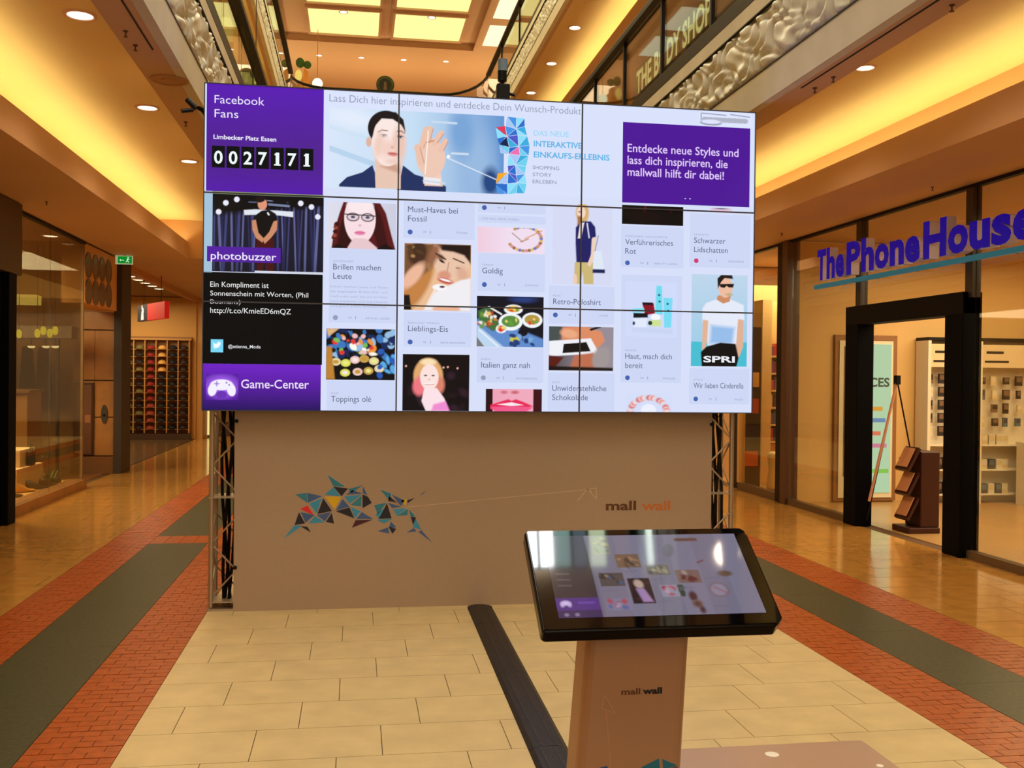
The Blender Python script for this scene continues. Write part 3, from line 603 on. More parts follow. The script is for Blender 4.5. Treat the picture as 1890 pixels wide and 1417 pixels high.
painted('photo_tile', 602, 607, 729, 701, (10, 10, 16), f_top, 'photo of a buffet of colourful toppings in bowls')
def f_cpl(c):
    c.ell(768, 520, 24, 60, (196, 130, 70), 25, 8); c.pol([(745, 450), (800, 450), (806, 470), (790, 500), (765, 520), (745, 530)], (120, 80, 50), 6); c.ell(770, 468, 16, 22, (70, 44, 30), 20, 6); c.blobs(8, [(170, 130, 80), (90, 58, 36)], 3, 8, (748, 452, 795, 500), 4)
    c.ell(762, 510, 12, 30, (238, 185, 155), 40, 6); c.ell(832, 480, 33, 36, (234, 196, 170), -30, 3); c.pol([(806, 450), (869, 450), (869, 486), (856, 470), (836, 464), (815, 462)], (34, 20, 18), 4)
    c.ell(812, 474, 8, 5, (130, 90, 70), 30, 4); c.ell(815, 482, 6, 2, (30, 20, 20), 28); c.ell(846, 494, 5, 1.6, (60, 40, 34), 10); c.ell(820, 508, 12, 9, (220, 150, 125), 0, 5); c.ell(822, 518, 15, 5, (200, 84, 80), 14, 2); c.ell(822, 516.6, 11, 2, (250, 246, 244), 14, 1.2); c.ell(853, 505, 10, 14, (222, 172, 146), -20, 9); c.ell(800, 470, 8, 26, (150, 98, 72), 20, 8); c.lin(836, 476, 856, 484, 2.4, (70, 44, 38)); c.lin(804, 468, 822, 478, 2.6, (60, 38, 34)); c.lin(828, 484, 824, 505, 2.5, (205, 155, 130))
    c.pol([(800, 540), (850, 516), (869, 512), (869, 573), (782, 573)], (240, 238, 242), 4); c.ell(812, 530, 14, 6, (250, 245, 248)); c.lin(802, 536, 790, 560, 4, (245, 225, 215)); c.ell(816, 529, 5, 2, (70, 20, 30)); c.ell(824, 570, 26, 6, (235, 180, 150)); c.pol([(745, 545), (756, 545), (760, 573), (745, 573)], (18, 14, 18), 3)
painted('photo_tile', 746, 450, 869, 573, (235, 190, 150), f_cpl, 'photo of a couple leaning together over ice cream')
def f_bld(c):
    c.blobs(14, [(46, 26, 40), (30, 16, 24)], 4, 14, (745, 690, 866, 758), 9, 6); c.ell(790, 694, 27, 33, (226, 170, 110), 0, 4); c.ell(775, 712, 13, 18, (238, 120, 130), 10, 6); c.ell(810, 710, 10, 16, (220, 130, 110), 0, 6); c.ell(790, 668, 14, 6, (250, 225, 180), 0, 4)
    c.ell(792, 696, 17, 24, (252, 226, 220), 0, 2); c.ell(785, 693, 3, 1.5, (60, 40, 50)); c.ell(799, 693, 3, 1.5, (60, 40, 50)); c.lin(785, 708, 800, 707, 2.4, (250, 250, 250)); c.lin(784, 710, 801, 709, 1, (210, 100, 110)); c.ell(792, 700, 2, 1.5, (230, 180, 170))
    c.pol([(783, 716), (806, 716), (820, 735), (828, 758), (786, 758), (778, 740)], (252, 226, 232), 2); c.pol([(800, 746), (822, 740), (830, 758), (796, 758)], (240, 140, 210), 4); c.pol([(743, 735), (765, 728), (780, 758), (743, 758)], (10, 8, 14), 4)
    for x, y in ((749, 676), (844, 679), (818, 678), (826, 677)): c.ell(x, y, 1.8, 1.8, (240, 180, 160))
painted('photo_tile', 743, 654, 866, 758, (14, 8, 14), f_bld, 'night photo of a smiling blonde woman in a white and pink top')
def f_brc(c):
    c.gx(882, 940, (240, 222, 240))
    for i in range(26):
        a = math.radians(150-i*11+0); c.ell(968+31*math.cos(a), 440+22*math.sin(a), 3.4, 3, [(190, 150, 90), (220, 150, 160), (150, 110, 70), (230, 190, 120), (120, 120, 190)][i % 5])
    c.lin(945, 430, 965, 446, 1.5, (150, 110, 70)); c.lin(968, 440, 1000, 424, 2, (220, 160, 120)); c.lin(960, 446, 975, 440, 2, (190, 140, 100))
painted('photo_tile', 882, 420, 1005, 467, (240, 204, 222), f_brc, 'pink photo of a gold charm bracelet')
def f_itl(c):
    c.pol([(880, 590), (900, 585), (1003, 625), (1003, 641), (880, 641)], (96, 140, 205), 4); c.pol([(880, 600), (930, 641), (880, 641)], (190, 215, 240), 4); c.lin(885, 610, 920, 640, 2, (240, 245, 255)); c.pol([(880, 622), (895, 641), (880, 641)], (120, 120, 120))
    c.pol([(882, 575), (900, 566), (925, 600), (910, 612), (884, 596)], (70, 110, 60), 3); c.blobs(26, [(180, 60, 40), (230, 200, 120), (110, 150, 60), (240, 240, 240), (60, 120, 60), (220, 130, 60)], 2, 5, (884, 574, 915, 604), 5)
    for x, y, rx, ry, k in ((947, 571, 17, 9, (235, 160, 50)), (942, 594, 22, 16, (90, 140, 60)), (982, 590, 19, 14, (180, 150, 70)), (925, 607, 10, 8, (220, 90, 70))): c.ell(x, y, rx, ry, (240, 246, 250)); c.ell(x, y-1, rx*.75, ry*.66, k); c.blobs(6, [(220, 60, 40), (240, 220, 120), (100, 160, 60)], 2, 4, (x-rx*.5, y-ry*.4, x+rx*.5, y+ry*.4), int(x))
    c.lin(902, 567, 925, 580, 3, (235, 235, 235)); c.ell(965, 613, 9, 7, (14, 14, 24)); c.ell(950, 626, 9, 6, (210, 200, 70)); c.blobs(12, [(30, 60, 120), (120, 170, 220)], 3, 7, (940, 618, 985, 638), 8); c.ell(965, 552, 22, 6, (40, 60, 120), 0, 6)
painted('photo_tile', 880, 547, 1003, 640, (14, 16, 30), f_itl, 'photo of white bowls of antipasti on a blue counter')
def f_lip(c):
    c.pol([(893, 718), (908, 718), (908, 740), (893, 760)], (226, 232, 240)); c.gx(890, 950, (240, 170, 190)); c.mix((910-c.X)*.6, (40, 12, 20)); c.mix((c.X-983)*.5, (60, 14, 24)); c.mix((895+2-c.X), (215, 222, 246))
    c.ell(930, 724, 6, 3, (205, 110, 125), 0, 3); c.ell(950, 724, 7, 3, (200, 100, 115), 0, 3)
    c.pol([(905, 748), (925, 741), (938, 737), (944, 740), (952, 737), (966, 742), (984, 750), (960, 756), (905, 756)], (232, 40, 90), 2); c.pol([(918, 747), (944, 743), (966, 748), (944, 750)], (250, 235, 240)); c.pol([(905, 752), (944, 750), (984, 752), (970, 762), (915, 762)], (240, 90, 140), 2)
painted('photo_tile', 893, 718, 1000, 760, (238, 160, 180), f_lip, 'close-up photo of bright pink lips')
def f_wmn(c):
    c.ell(1074, 393, 12, 20, (214, 176, 110), 0, 3); c.ell(1072, 392, 8, 11, (246, 214, 196)); c.pol([(1066, 398), (1073, 400), (1070, 440), (1064, 425)], (170, 110, 60), 3)
    c.pol([(1062, 420), (1074, 408), (1090, 408), (1098, 418), (1100, 438), (1092, 440), (1090, 486), (1064, 486), (1062, 450)], (30, 30, 100), 2); c.pol([(1070, 412), (1078, 410), (1072, 440), (1066, 440)], (238, 220, 212)); c.lin(1083, 412, 1087, 438, 2.5, (210, 215, 240))
    c.pol([(1061, 484), (1095, 484), (1096, 524), (1078, 524), (1076, 502), (1071, 524), (1060, 524)], (204, 184, 120), 2); c.pol([(1093, 438), (1100, 436), (1098, 470), (1090, 492), (1084, 488), (1092, 466)], (240, 208, 186))
    c.pol([(1097, 462), (1110, 462), (1116, 500), (1094, 500)], (222, 232, 246)); c.pol([(1094, 496), (1117, 496), (1117, 503), (1094, 503)], (24, 30, 84)); c.lin(1098, 462, 1104, 434, 1.2, (90, 90, 110)); c.ell(1062, 516, 4, 10, (238, 205, 180)); c.ell(1069, 391, 3, 1, (90, 60, 50))
painted('photo_tile', 1020, 377, 1130, 525, (214, 218, 244), f_wmn, 'photo of a blonde woman in a navy top and beige trousers')
def f_tab(c):
    c.gx(1013, 1090, (150, 140, 150)); c.pol([(1013, 602), (1036, 602), (1030, 632), (1013, 632)], (70, 80, 80), 3); c.pol([(1038, 604), (1080, 602), (1110, 612), (1116, 628), (1100, 646), (1060, 640), (1036, 626)], (222, 140, 100), 3); c.ell(1050, 616, 16, 8, (235, 170, 130), 10, 4)
    c.pol([(1013, 630), (1090, 624), (1106, 652), (1013, 658)], (240, 240, 248)); c.pol([(1040, 635), (1082, 631), (1090, 648), (1038, 652)], (18, 14, 16)); c.pol([(1013, 656), (1040, 660), (1020, 684), (1013, 684)], (90, 26, 20), 3); c.pol([(1060, 656), (1096, 650), (1098, 684), (1050, 684)], (190, 110, 80), 4); c.ell(1110, 660, 16, 22, (160, 150, 150), 20, 6); c.pol([(1013, 676), (1132, 678), (1132, 684), (1013, 684)], (24, 16, 16), 3); c.lin(1090, 608, 1108, 602, 4, (20, 16, 20))
painted('photo_tile', 1013, 603, 1132, 684, (70, 60, 66), f_tab, 'photo of two hands holding a white tablet')
painted('photo_tile', 1148, 380, 1261, 415, (8, 4, 6), lambda c: c.lin(1191, 381, 1187, 402, 3, (96, 16, 12)).ell(1192, 400, 30, 10, (18, 4, 6), 0, 8).lin(1236, 384, 1238, 392, 2, (60, 10, 10)), 'almost black photo with faint red lettering')
def f_bot(c):
    c.pol([(1211, 527), (1221, 527), (1223, 580), (1209, 580)], (110, 220, 240)); c.pol([(1224, 549), (1241, 549), (1239, 604), (1226, 604)], (120, 220, 245)); c.pol([(1185, 559), (1206, 559), (1209, 578), (1190, 582)], (140, 14, 36)); c.pol([(1185, 558), (1204, 558), (1206, 563), (1186, 563)], (20, 14, 24)); c.pol([(1167, 570), (1188, 568), (1190, 576), (1168, 580)], (140, 225, 245)); c.pol([(1169, 578), (1195, 578), (1196, 586), (1169, 587)], (14, 16, 26))
    c.ell(1210, 585, 9, 6, (245, 248, 255)); c.pol([(1201, 590), (1220, 590), (1220, 602), (1201, 602)], (206, 226, 150)); c.ell(1200, 596, 4, 4, (30, 60, 30)); c.pol([(1169, 588), (1194, 588), (1193, 604), (1170, 604)], (226, 234, 252)); c.ell(1170, 597, 2.5, 3.5, (60, 64, 90))
    for x, y in ((1216, 544), (1217, 556), (1232, 560), (1233, 573)): c.ell(x, y, 2, 2, (30, 60, 90))
    c.pol([(1168, 606), (1242, 606), (1242, 616), (1168, 612)], (200, 212, 244), 6)
painted('photo_tile', 1154, 520, 1250, 622, (208, 218, 250), f_bot, 'product photo of turquoise tubes and dark red jars')
def f_man(c):
    c.gy(507, 640, (160, 205, 232)); c.mix((c.Y-630)*.5, (70, 190, 210)); c.pol([(1296, 570), (1302, 560), (1322, 552), (1348, 552), (1372, 562), (1374, 590), (1366, 588), (1362, 636), (1306, 638), (1304, 592), (1296, 596)], (228, 234, 248), 2); c.pol([(1312, 600), (1356, 604), (1352, 634), (1310, 634)], (150, 190, 235), 8)
    c.pol([(1324, 545), (1348, 545), (1346, 556), (1334, 560), (1322, 553)], (205, 140, 100)); c.ell(1338, 530, 13, 19, (238, 188, 160)); c.pol([(1324, 533), (1323, 514), (1330, 507), (1350, 507), (1352, 514), (1336, 513), (1330, 520)], (24, 18, 22)); c.pol([(1326, 524), (1354, 523), (1352, 530), (1344, 530), (1340, 527), (1336, 531), (1329, 530)], (12, 12, 18)); c.ell(1345, 543, 6, 2.5, (190, 170, 130), 0, 3)
    c.pol([(1297, 590), (1307, 592), (1306, 620), (1302, 650), (1296, 645)], (226, 180, 150)); c.pol([(1362, 588), (1372, 590), (1372, 640), (1364, 660), (1358, 650)], (224, 176, 146)); c.pol([(1294, 650), (1304, 640), (1330, 632), (1358, 634), (1364, 660), (1360, 677), (1296, 677)], (8, 8, 12), 2)
painted('photo_tile', 1276, 507, 1379, 676, (190, 214, 236), f_man, 'photo of a man in sunglasses and white shirt before blue sky')
txt('SPRI', 1298, 1356, 668, 12, (235, 238, 245), .03, 8)
def f_wre(c):
    for i in range(28):
        a = math.radians(180+i*6.6); c.ell(1197+34*math.cos(a), 762+28*math.sin(a), 6, 5, [(222, 206, 180), (205, 215, 235), (240, 130, 160), (225, 80, 120), (235, 225, 215)][(i*7) % 5], 0, 3)
    c.ell(1197, 758, 14, 12, (236, 240, 255))
painted('photo_tile', 1155, 726, 1240, 761, (212, 222, 250), f_wre, 'top of a pastel wreath photo at the bottom edge')
painted('photo_tile', 1310, 384, 1352, 396, (214, 222, 250), lambda c: c.ell(1331, 386, 20, 6, (226, 190, 214), 0, 4).ell(1331, 384, 12, 2, (70, 80, 100), 0, 2), 'lower edge of a pink compact photo')

# ================================================================ DISPLAY WALL: panel and trusses
YP = 6.43
dw = thing('display_board', 'beige-grey free-standing board under the screens with triangle mosaic print', 'partition', (.82, YP+.02, 0))
MB().box(-.745, 2.387, YP, YP+.03, 0, 1.275).build('board', M('board_beige', (172, 150, 130), .65, noise=(60, .02)), dw)
for px, py in ((437, 777), (434, 1047), (1313, 783)):
    p = at_y(px, py, YP); MB().lathe((p[0], YP, p[2]), [(.012, 0), (.012, -.006), (.004, -.009)], 12, 0, 1).build('screw_cap', black_m, dw)
def q6(x, y): return at_y(360+x/3.542, 740+y/3.542, YP)
TRI = [ # (points in the detail drawing, colour index)
 ([(865,480),(985,560),(905,558)],0),([(905,560),(1000,570),(958,622)],3),([(905,562),(950,622),(848,612)],1),([(848,625),(955,625),(912,705)],5),([(1000,575),(1100,550),(1020,600)],0),([(985,612),(1030,582),(1095,604)],2),
 ([(1100,555),(1130,620),(1095,600)],2),([(1095,610),(1130,625),(1155,665),(1095,700)],3),([(975,622),(1090,612),(1010,670)],1),([(1090,618),(1088,690),(1015,680)],0),([(655,610),(730,600),(735,665)],0),([(735,600),(830,622),(738,665)],2),
 ([(830,632),(745,670),(795,735)],1),([(838,635),(895,718),(800,738)],3),([(688,705),(735,683),(775,745)],4),([(680,725),(720,800),(650,810)],3),([(690,725),(780,745),(722,795)],2),([(650,812),(700,815),(578,900)],1),([(690,818),(735,820),(760,860)],3),
 ([(785,752),(850,792),(740,800)],1),([(795,745),(890,725),(850,785)],2),([(895,730),(910,802),(855,790)],3),([(965,640),(1010,690),(920,715)],2),([(1010,695),(1040,765),(920,720)],3),([(1018,690),(1085,720),(1045,765)],1),([(1090,725),(1165,770),(1055,770)],2),([(1050,778),(1160,775),(1025,828)],6),
 ([(1208,575),(1285,605),(1270,650)],0),([(1285,610),(1370,650),(1345,685)],2),([(1270,620),(1320,665),(1262,652)],3),([(1170,680),(1255,662),(1195,740)],0),([(1255,668),(1285,765),(1200,770)],3),([(1262,665),(1345,690),(1290,700)],2),([(1345,650),(1385,640),(1375,685)],5),([(1388,648),(1438,632),(1390,668)],3),([(1465,620),(1522,575),(1490,608)],2),
 ([(1295,705),(1390,700),(1320,750)],1),([(1320,750),(1392,705),(1388,745)],0),([(1290,770),(1190,775),(1235,800)],1),([(1280,785),(1318,825),(1268,830)],2),([(1265,820),(1315,835),(1290,868)],3),([(1195,850),(1262,825),(1270,865)],2),([(1398,705),(1440,750),(1410,760)],0),([(1410,755),(1445,760),(1425,810)],3),([(1440,765),(1480,840),(1425,825)],1),([(1380,860),(1430,828),(1450,850)],2),([(1480,845),(1552,925),(1460,855)],2),([(1180,740),(1240,700),(1200,768)],1)]
mc = [M('mosaic_'+n, c, .5) for n, c in (('teal', (44, 130, 158)), ('blue', (56, 150, 200)), ('slate', (62, 96, 156)), ('navy', (24, 22, 44)), ('red', (224, 30, 40)), ('yellow', (220, 180, 10)), ('plum', (70, 16, 36)))]
for pts, ci in TRI:
    cx_ = sum(p[0] for p in pts)/len(pts); cy_ = sum(p[1] for p in pts)/len(pts)
    P = [q6(cx_+(p[0]-cx_)*1.0, cy_+(p[1]-cy_)*1.0) for p in pts]
    w0 = [(p[0], YP-.0012, p[2]) for p in P]
    b_ = MB()
    nrm = np.cross(np.array(w0[1])-np.array(w0[0]), np.array(w0[2])-np.array(w0[0]))
    if nrm[1] > 0: w0 = w0[::-1]
    b_.poly(w0).build('mosaic_triangle', mc[ci], dw)
li = MB(); lm = M('pale_print', (214, 190, 160), .6)
def pl(x0, y0, x1, y1, wd=.004):
    a = at_y(x0, y0, YP); b = at_y(x1, y1, YP); d = np.array([b[0]-a[0], b[2]-a[2]]); d /= np.linalg.norm(d); n = np.array([-d[1], d[0]])*wd/2
    li.poly([(a[0]-n[0], YP-.0008, a[2]-n[1]), (b[0]-n[0], YP-.0008, b[2]-n[1]), (b[0]+n[0], YP-.0008, b[2]+n[1]), (a[0]+n[0], YP-.0008, a[2]+n[1])])
pl(745, 936, 1085, 903, .003); pl(1066, 924, 1084, 902); pl(1084, 902, 1101, 920); pl(1101, 920, 1100, 900); pl(1084, 903, 1100, 900); pl(1084, 902, 1092, 908)
for pts, ci in TRI[::3]:
    for a, b in zip(pts, pts[1:]): pl(360+a[0]/3.542, 740+a[1]/3.542, 360+b[0]/3.542, 740+b[1]/3.542, .003)
li.build('line_print', lm, dw)
O = at_y(1118, 941, YP); e = at_y(1186, 941, YP); e2 = at_y(1237, 938, YP); o2 = at_y(1184, 941, YP)
MB().text('mall', (O[0], YP-.001, O[2]), U1, V1, at_y(1174, 941, YP)[0]-O[0], .062, bold=.03).build('lettering', M('print_brown', (96, 56, 30), .6), dw)
MB().text('wall', (o2[0], YP-.001, o2[2]), U1, V1, e2[0]-o2[0], .062, bold=.03).build('lettering', M('print_orange', (196, 116, 60), .6), dw)
alu = M('truss_aluminium', (178, 160, 138), .38, .6)
def truss(x0, x1, label):
    t = thing('truss_tower', label, 'truss', ((x0+x1)/2, YP+.15, 0), 'aluminium lattice towers holding the screens')
    ya, yb = YP+.045, YP+.245; H_ = 3.1
    for x in (x0+.016, x1-.016):
        for y in (ya, yb): MB().tube((x, y, .02), (x, y, H_), .016, 10).build('chord', alu, t, smooth=False)
    seg = .55; z = .06; k = 0
    while z < H_-.05:
        zt = min(z+seg, H_-.02)
        MB().box(x0, x1, ya-.016, yb+.016, z-.012, z-.006).build('end_plate', alu, t)
        n = 3; hh = (zt-z-.04)/n
        for j in range(n):
            za, zb_ = z+.02+j*hh, z+.02+(j+1)*hh
            a, b = (x0+.016, x1-.016) if (j+k) % 2 == 0 else (x1-.016, x0+.016)
            MB().tube((a, ya, za), (b, ya, zb_), .006, 6).build('brace', alu, t)
            MB().tube((b, yb, za), (a, yb, zb_), .006, 6).build('brace', alu, t)
            for x in (x0+.016, x1-.016):
                y1_, y2_ = (ya, yb) if j % 2 == 0 else (yb, ya)
                MB().tube((x, y1_, za), (x, y2_, zb_), .006, 6).build('brace', alu, t)
        z = zt+.11 if zt < H_-.1 else H_
        k += 1
    MB().box(x0-.0, x1+.0, ya-.03, yb+.03, 0, .012).build('base_plate', alu, t)
    # black cable bundle inside the tower
    return t
truss(-.905, -.715, 'aluminium lattice tower at the left end of the beige board')
truss(2.36, 2.56, 'aluminium lattice tower at the right end of the beige board')
for x, l in ((-.80, 'left'), (2.47, 'right')):
    cb = MB()
    for i in range(4):
        pts = [(x+.03*math.sin(z*3+i*2)+.012*i-.02, YP+.15+.02*math.cos(z*2+i), z) for z in np.linspace(.02, 3.0, 14)]
        cb.path(pts, .011, 6)
    cb.build('cable_bundle', black_m, loc=(x, YP+.15, 0), label='bundle of black cables running up inside the %s lattice tower' % l, category='cable')
# black flight case / equipment shadow box behind the left truss
MB().box(-.66, .2, YP+.32, YP+.75, .0, .9).box(-.5, .05, YP+.35, YP+.7, .9, 1.1).build('equipment_case', M('case_black', (16, 15, 16), .6), loc=(-.2, YP+.5, 0), bevel=.01, label='black equipment case standing behind the display board', category='case')
# clamp camera at the upper left of the screens
p = at_y(360, 197, 6.33)
t = thing('clamp_camera', 'small black camera on a bent arm at the upper left edge of the screen', 'camera', (p[0], 6.33, p[2]))
A = at_y(381, 213, 6.36); B_ = at_y(366, 199, 6.33)
MB().path([A, (A+B_)/2+np.array([0, 0, .01]), B_], .014, 8).build('arm', black_m, t)
MB().tube(at_y(345, 183, 6.33), at_y(362, 200, 6.33), .018, 10).build('body', black_m, t)
MB().tube(at_y(335, 205, 6.30), at_y(356, 203, 6.33), .013, 8).build('lens_tube', black_m, t)
# spotlight / sensor on top edge
c0 = at_y(925, 140, 6.40)
t = thing('projector_lamp', 'grey and black stage lamp standing on the top edge of the screen', 'lamp', (c0[0], 6.42, ZB))
MB().tube(at_y(928, 110, 6.42), at_y(928, 132, 6.42), .032, 14).build('housing', M('lamp_grey', (120, 146, 170), .35), t, smooth=False)
MB().tube(at_y(927, 131, 6.42), at_y(927, 150, 6.42), .030, 12).build('collar', black_m, t)
MB().tube(at_y(926, 150, 6.42), at_y(928, 158, 6.42), .012, 8).build('neck', black_m, t)
a = at_y(928, 158, 6.42); MB().box(a[0]-.04, a[0]+.045, 6.40, 6.46, ZB-.02, a[2]+.01).build('clamp', black_m, t, bevel=.006)
MB().path([at_y(936, 172, 6.42), at_y(950, 176, 6.42)], .01, 6).build('cable', black_m, t)

# ---------------------------------------------------------------- cable ramp
rp = thing('cable_ramp', 'long black rubber cable cover running from the board to the kiosk', 'cable cover', (.8, 5, 0))
xa, xb, ya, yb = .700, .862, 2.95, 6.40
prof = [(-.081, 0), (-.062, .013), (-.03, .018), (.03, .018), (.062, .013), (.081, 0)]
xc = (xa+xb)/2
rub = M('black_rubber', (20, 19, 19), .42, noise=(40, .25), bump=(90, .3))
segs = [(ya, 3.9), (3.9, 4.9), (4.9, 5.9), (5.9, 6.33)]
xoff = lambda y: .02*(y-4.6)/1.8+.006
for a, b in segs:
    MB().prism([(xc+xoff(a)+p[0], a, p[1]+.001) for p in prof], (xoff(b)-xoff(a), b-a-.003, 0)).build('ramp_section', rub, rp)
    MB().box(xc+xoff(a)-.031, xc+xoff(a)-.027, a+.01, b-.01, .0185, .0205).box(xc+xoff(a)+.027, xc+xoff(a)+.031, a+.01, b-.01, .0185, .0205).build('lid_seam', M('seam_grey', (48, 43, 40), .5), rp)
ca = MB(); pts = [(xc+.024+.081*math.cos(t), 6.33+.081*math.sin(t)) for t in np.linspace(0, math.pi, 9)]
ca.prism([(p[0], p[1], .001) for p in pts], (0, 0, .012)).build('end_cap', rub, rp, bevel=.004)
# floor plate
fp = MB().box(.885, 2.085, 3.0, 3.83, 0.0005, .007).build('floor_plate', M('grey_plate', (190, 160, 140), .3, .2), loc=(1.48, 3.4, 0), bevel=.002, label='flat pinkish grey floor plate to the right of the kiosk foot', category='floor plate')
for px, py, l in ((1425, 1391, 'larger, nearer the kiosk'), (1624, 1412, 'smaller, at the frame edge')):
    p = at_z(px, py, .008); MB().lathe((p[0], p[1], .007), [(.028 if px < 1500 else .014, 0), (.022 if px < 1500 else .01, .002), (.001, .003)], 14).build('white_speck', M('speck_white', (245, 240, 230), .4), loc=(p[0], p[1], .007), label='white speck on the grey floor plate, '+l, category='scrap')  # small white discs lying on the plate

# ================================================================ KIOSK
Yn = 2.65
k0 = at_y(1001, 1172, Yn); k1 = at_y(1452, 1148, Yn); Wd = k1[0]-k0[0]; zn = (k0[2]+k1[2])/2
L_ = Wd/1.8086; ang = math.radians(36.1); c_, s_ = math.cos(ang), math.sin(ang)
kx0 = k0[0]; kt = .045
def KP(u, v, h=0): return (kx0+u*Wd, Yn+v*L_*c_-h*s_, zn+v*L_*s_+h*c_)      # u across, v up the slope, h above the face
ki = thing('touch_kiosk', 'slanted black touchscreen kiosk on a beige column in the foreground', 'kiosk', (kx0+Wd*.45, Yn+.15, 0))
def slab(h0, h1, ins=(0, 0, 0, 0), ch=.03):
    u0, u1, v0, v1 = ins[0], 1-ins[1], ins[2], 1-ins[3]; cu = ch/Wd; cvv = ch/L_
    o = [(u0+cu*.3, v0), (u1-cu, v0), (u1, v0+cvv), (u1, v1-cvv), (u1-cu, v1), (u0+cu*.3, v1), (u0, v1-cvv*.3), (u0, v0+cvv*.3)]
    b = MB(); n = len(o); b.add([KP(u, v, h0) for u, v in o]+[KP(u, v, h1) for u, v in o], [tuple(range(n))[::-1], tuple(range(n, 2*n))]+[(i, (i+1) % n, n+(i+1) % n, n+i) for i in range(n)]); return b
gloss = M('kiosk_black', (10, 8, 9), .16, spec=.4)
slab(-kt, -.002).build('housing', gloss, ki, bevel=.006)
slab(-kt-.02, -kt, (.04, .04, .05, .05)).build('back_cover', black_m, ki)
bg = slab(-.002, .0015, (.012, .012, .02, .015), .012).build('glass_bezel', M('bezel_gloss', (6, 6, 8), .035, spec=.7), ki)
su0, su1, sv0, sv1 = .075, .935, .115, .925
def kpaint(fn, bg_, step=260):
    nx, ny = step, int(step*.56); U, V = np.meshgrid(np.linspace(0, 100, nx), np.linspace(0, 56, ny), indexing='xy')
    cv = Cv(U, V, bg_); fn(cv)
    P = np.zeros(U.shape+(3,))
    for i in range(3):
        P[..., i] = [kx0, Yn, zn][i]
    uu = su0+(su1-su0)*U/100; vv = sv1-(sv1-sv0)*V/56
    P[..., 0] += uu*Wd; P[..., 1] += vv*L_*c_-.0022*s_; P[..., 2] += vv*L_*s_+.0022*c_
    o = MB().grid(P[::-1]).build('touch_display', vcol('kiosk_picture_glow', .045, .6, 1.), ki, smooth=False, label='lit display with purple menu and small picture tiles')
    at = o.data.color_attributes.new('Col', 'FLOAT_COLOR', 'POINT'); col = np.ones((nx*ny, 4), np.float32); col[:, :3] = cv.C[::-1].reshape(-1, 3); at.data.foreach_set('color', col.ravel())
def f_k(c):
    c.gy(0, 80, (104, 98, 122))
    for i in range(6): c.mix((c.X-(22+i*13.2))*2, (110+(i % 2)*6, 106+(i % 2)*6, 126+(i % 2)*6))
    c.mix((21-c.X)*2, (58, 48, 54)); 
    c.mix(np.minimum(np.minimum((21-c.X)*2, (c.Y-43)*2), 1), (80, 50, 122)); c.mix(np.minimum(np.minimum((21-c.X)*2, (c.Y-51)*2), 1), (62, 46, 84))
    for y in (27, 31, 35): c.lin(3, y, 9, y+.2, .5, (100, 92, 98))
    c.lin(11, 46.5, 18, 46.5, 1.2, (104, 70, 160)); c.ell(4.6, 46.5, 2.2, 1.5, (200, 180, 225)); c.ell(2.9, 47.6, .8, 1.2, (200, 180, 225)); c.ell(6.3, 47.6, .8, 1.2, (200, 180, 225)); c.ell(4, 54, 1.1, 1, (130, 115, 150), 0, .8); c.ell(9, 54, 1.1, 1, (130, 115, 150), 0, .8)
    def im(x, y, w_, h, col, cols, seed):
        c.pol([(x, y), (x+w_, y), (x+w_, y+h), (x, y+h)], col, .5); c.blobs(9, cols, .6, 2, (x+1.5, y+1.2, x+w_-1.5, y+h-1.2), seed, 1)
    im(23.5, 1, 9, 13, (120, 118, 118), [(150, 140, 120), (90, 90, 96)], 1); im(34, 14, 12, 9.5, (108, 86, 70), [(150, 112, 84), (70, 56, 48)], 2); im(48, 22, 11.5, 7, (100, 92, 84), [(140, 134, 110), (60, 70, 90)], 3)
    im(23.5, 27, 12, 9, (72, 66, 68), [(130, 110, 90), (60, 80, 110), (40, 36, 40)], 4); im(37, 31, 11, 17, (42, 28, 32), [(60, 36, 36), (36, 22, 26)], 5); c.ell(42, 35, 2.2, 3, (176, 150, 140), -15); c.pol([(40, 38), (44, 38), (47, 47), (42, 47)], (150, 120, 165)); im(62, 26, 12, 9, (112, 88, 84), [(90, 40, 40), (150, 130, 120)], 6)
    im(52, 36, 9.5, 8, (132, 126, 146), [(170, 60, 90), (130, 50, 60), (160, 140, 160)], 7); im(61, 36, 2.5, 8, (70, 60, 60), [(40, 60, 50)], 8); im(24, 44, 12, 8, (116, 112, 140), [(150, 70, 90), (80, 90, 140), (150, 150, 180)], 9)
    c.ell(67, 44, 2, 3.4, (70, 40, 44)); c.ell(68, 49, 2.7, 2.7, (110, 84, 78)); c.ell(68, 49, 1.6, 1.6, (80, 56, 56)); c.ell(69.5, 53, 1.4, 2.4, (70, 40, 44))
    c.ell(81, 40, 5, 5, (112, 92, 102)); c.ell(81, 40, 4, 4, (128, 122, 142)); c.lin(79, 38, 84, 42, .6, (140, 70, 80)); c.lin(68, 4, 78, 4, 2.2, (96, 66, 54)); c.ell(62, 12, 3, 5, (100, 100, 112), 20, 1); c.lin(75, 21, 78, 19.5, .8, (110, 40, 50)); c.ell(87, 29, 3.6, 2, (92, 70, 56)); c.ell(93, 44, 2.6, 1.2, (116, 112, 132))
    for x, y in ((24, 16), (36, 25), (49, 31), (62, 37), (24, 38), (50, 46), (76, 50), (76, 31)): c.lin(x, y+1, x+7, y+1, .4, (100, 96, 116)); c.lin(x, y+2.4, x+5, y+2.4, .3, (108, 104, 124))
kpaint(f_k, (104, 100, 118))
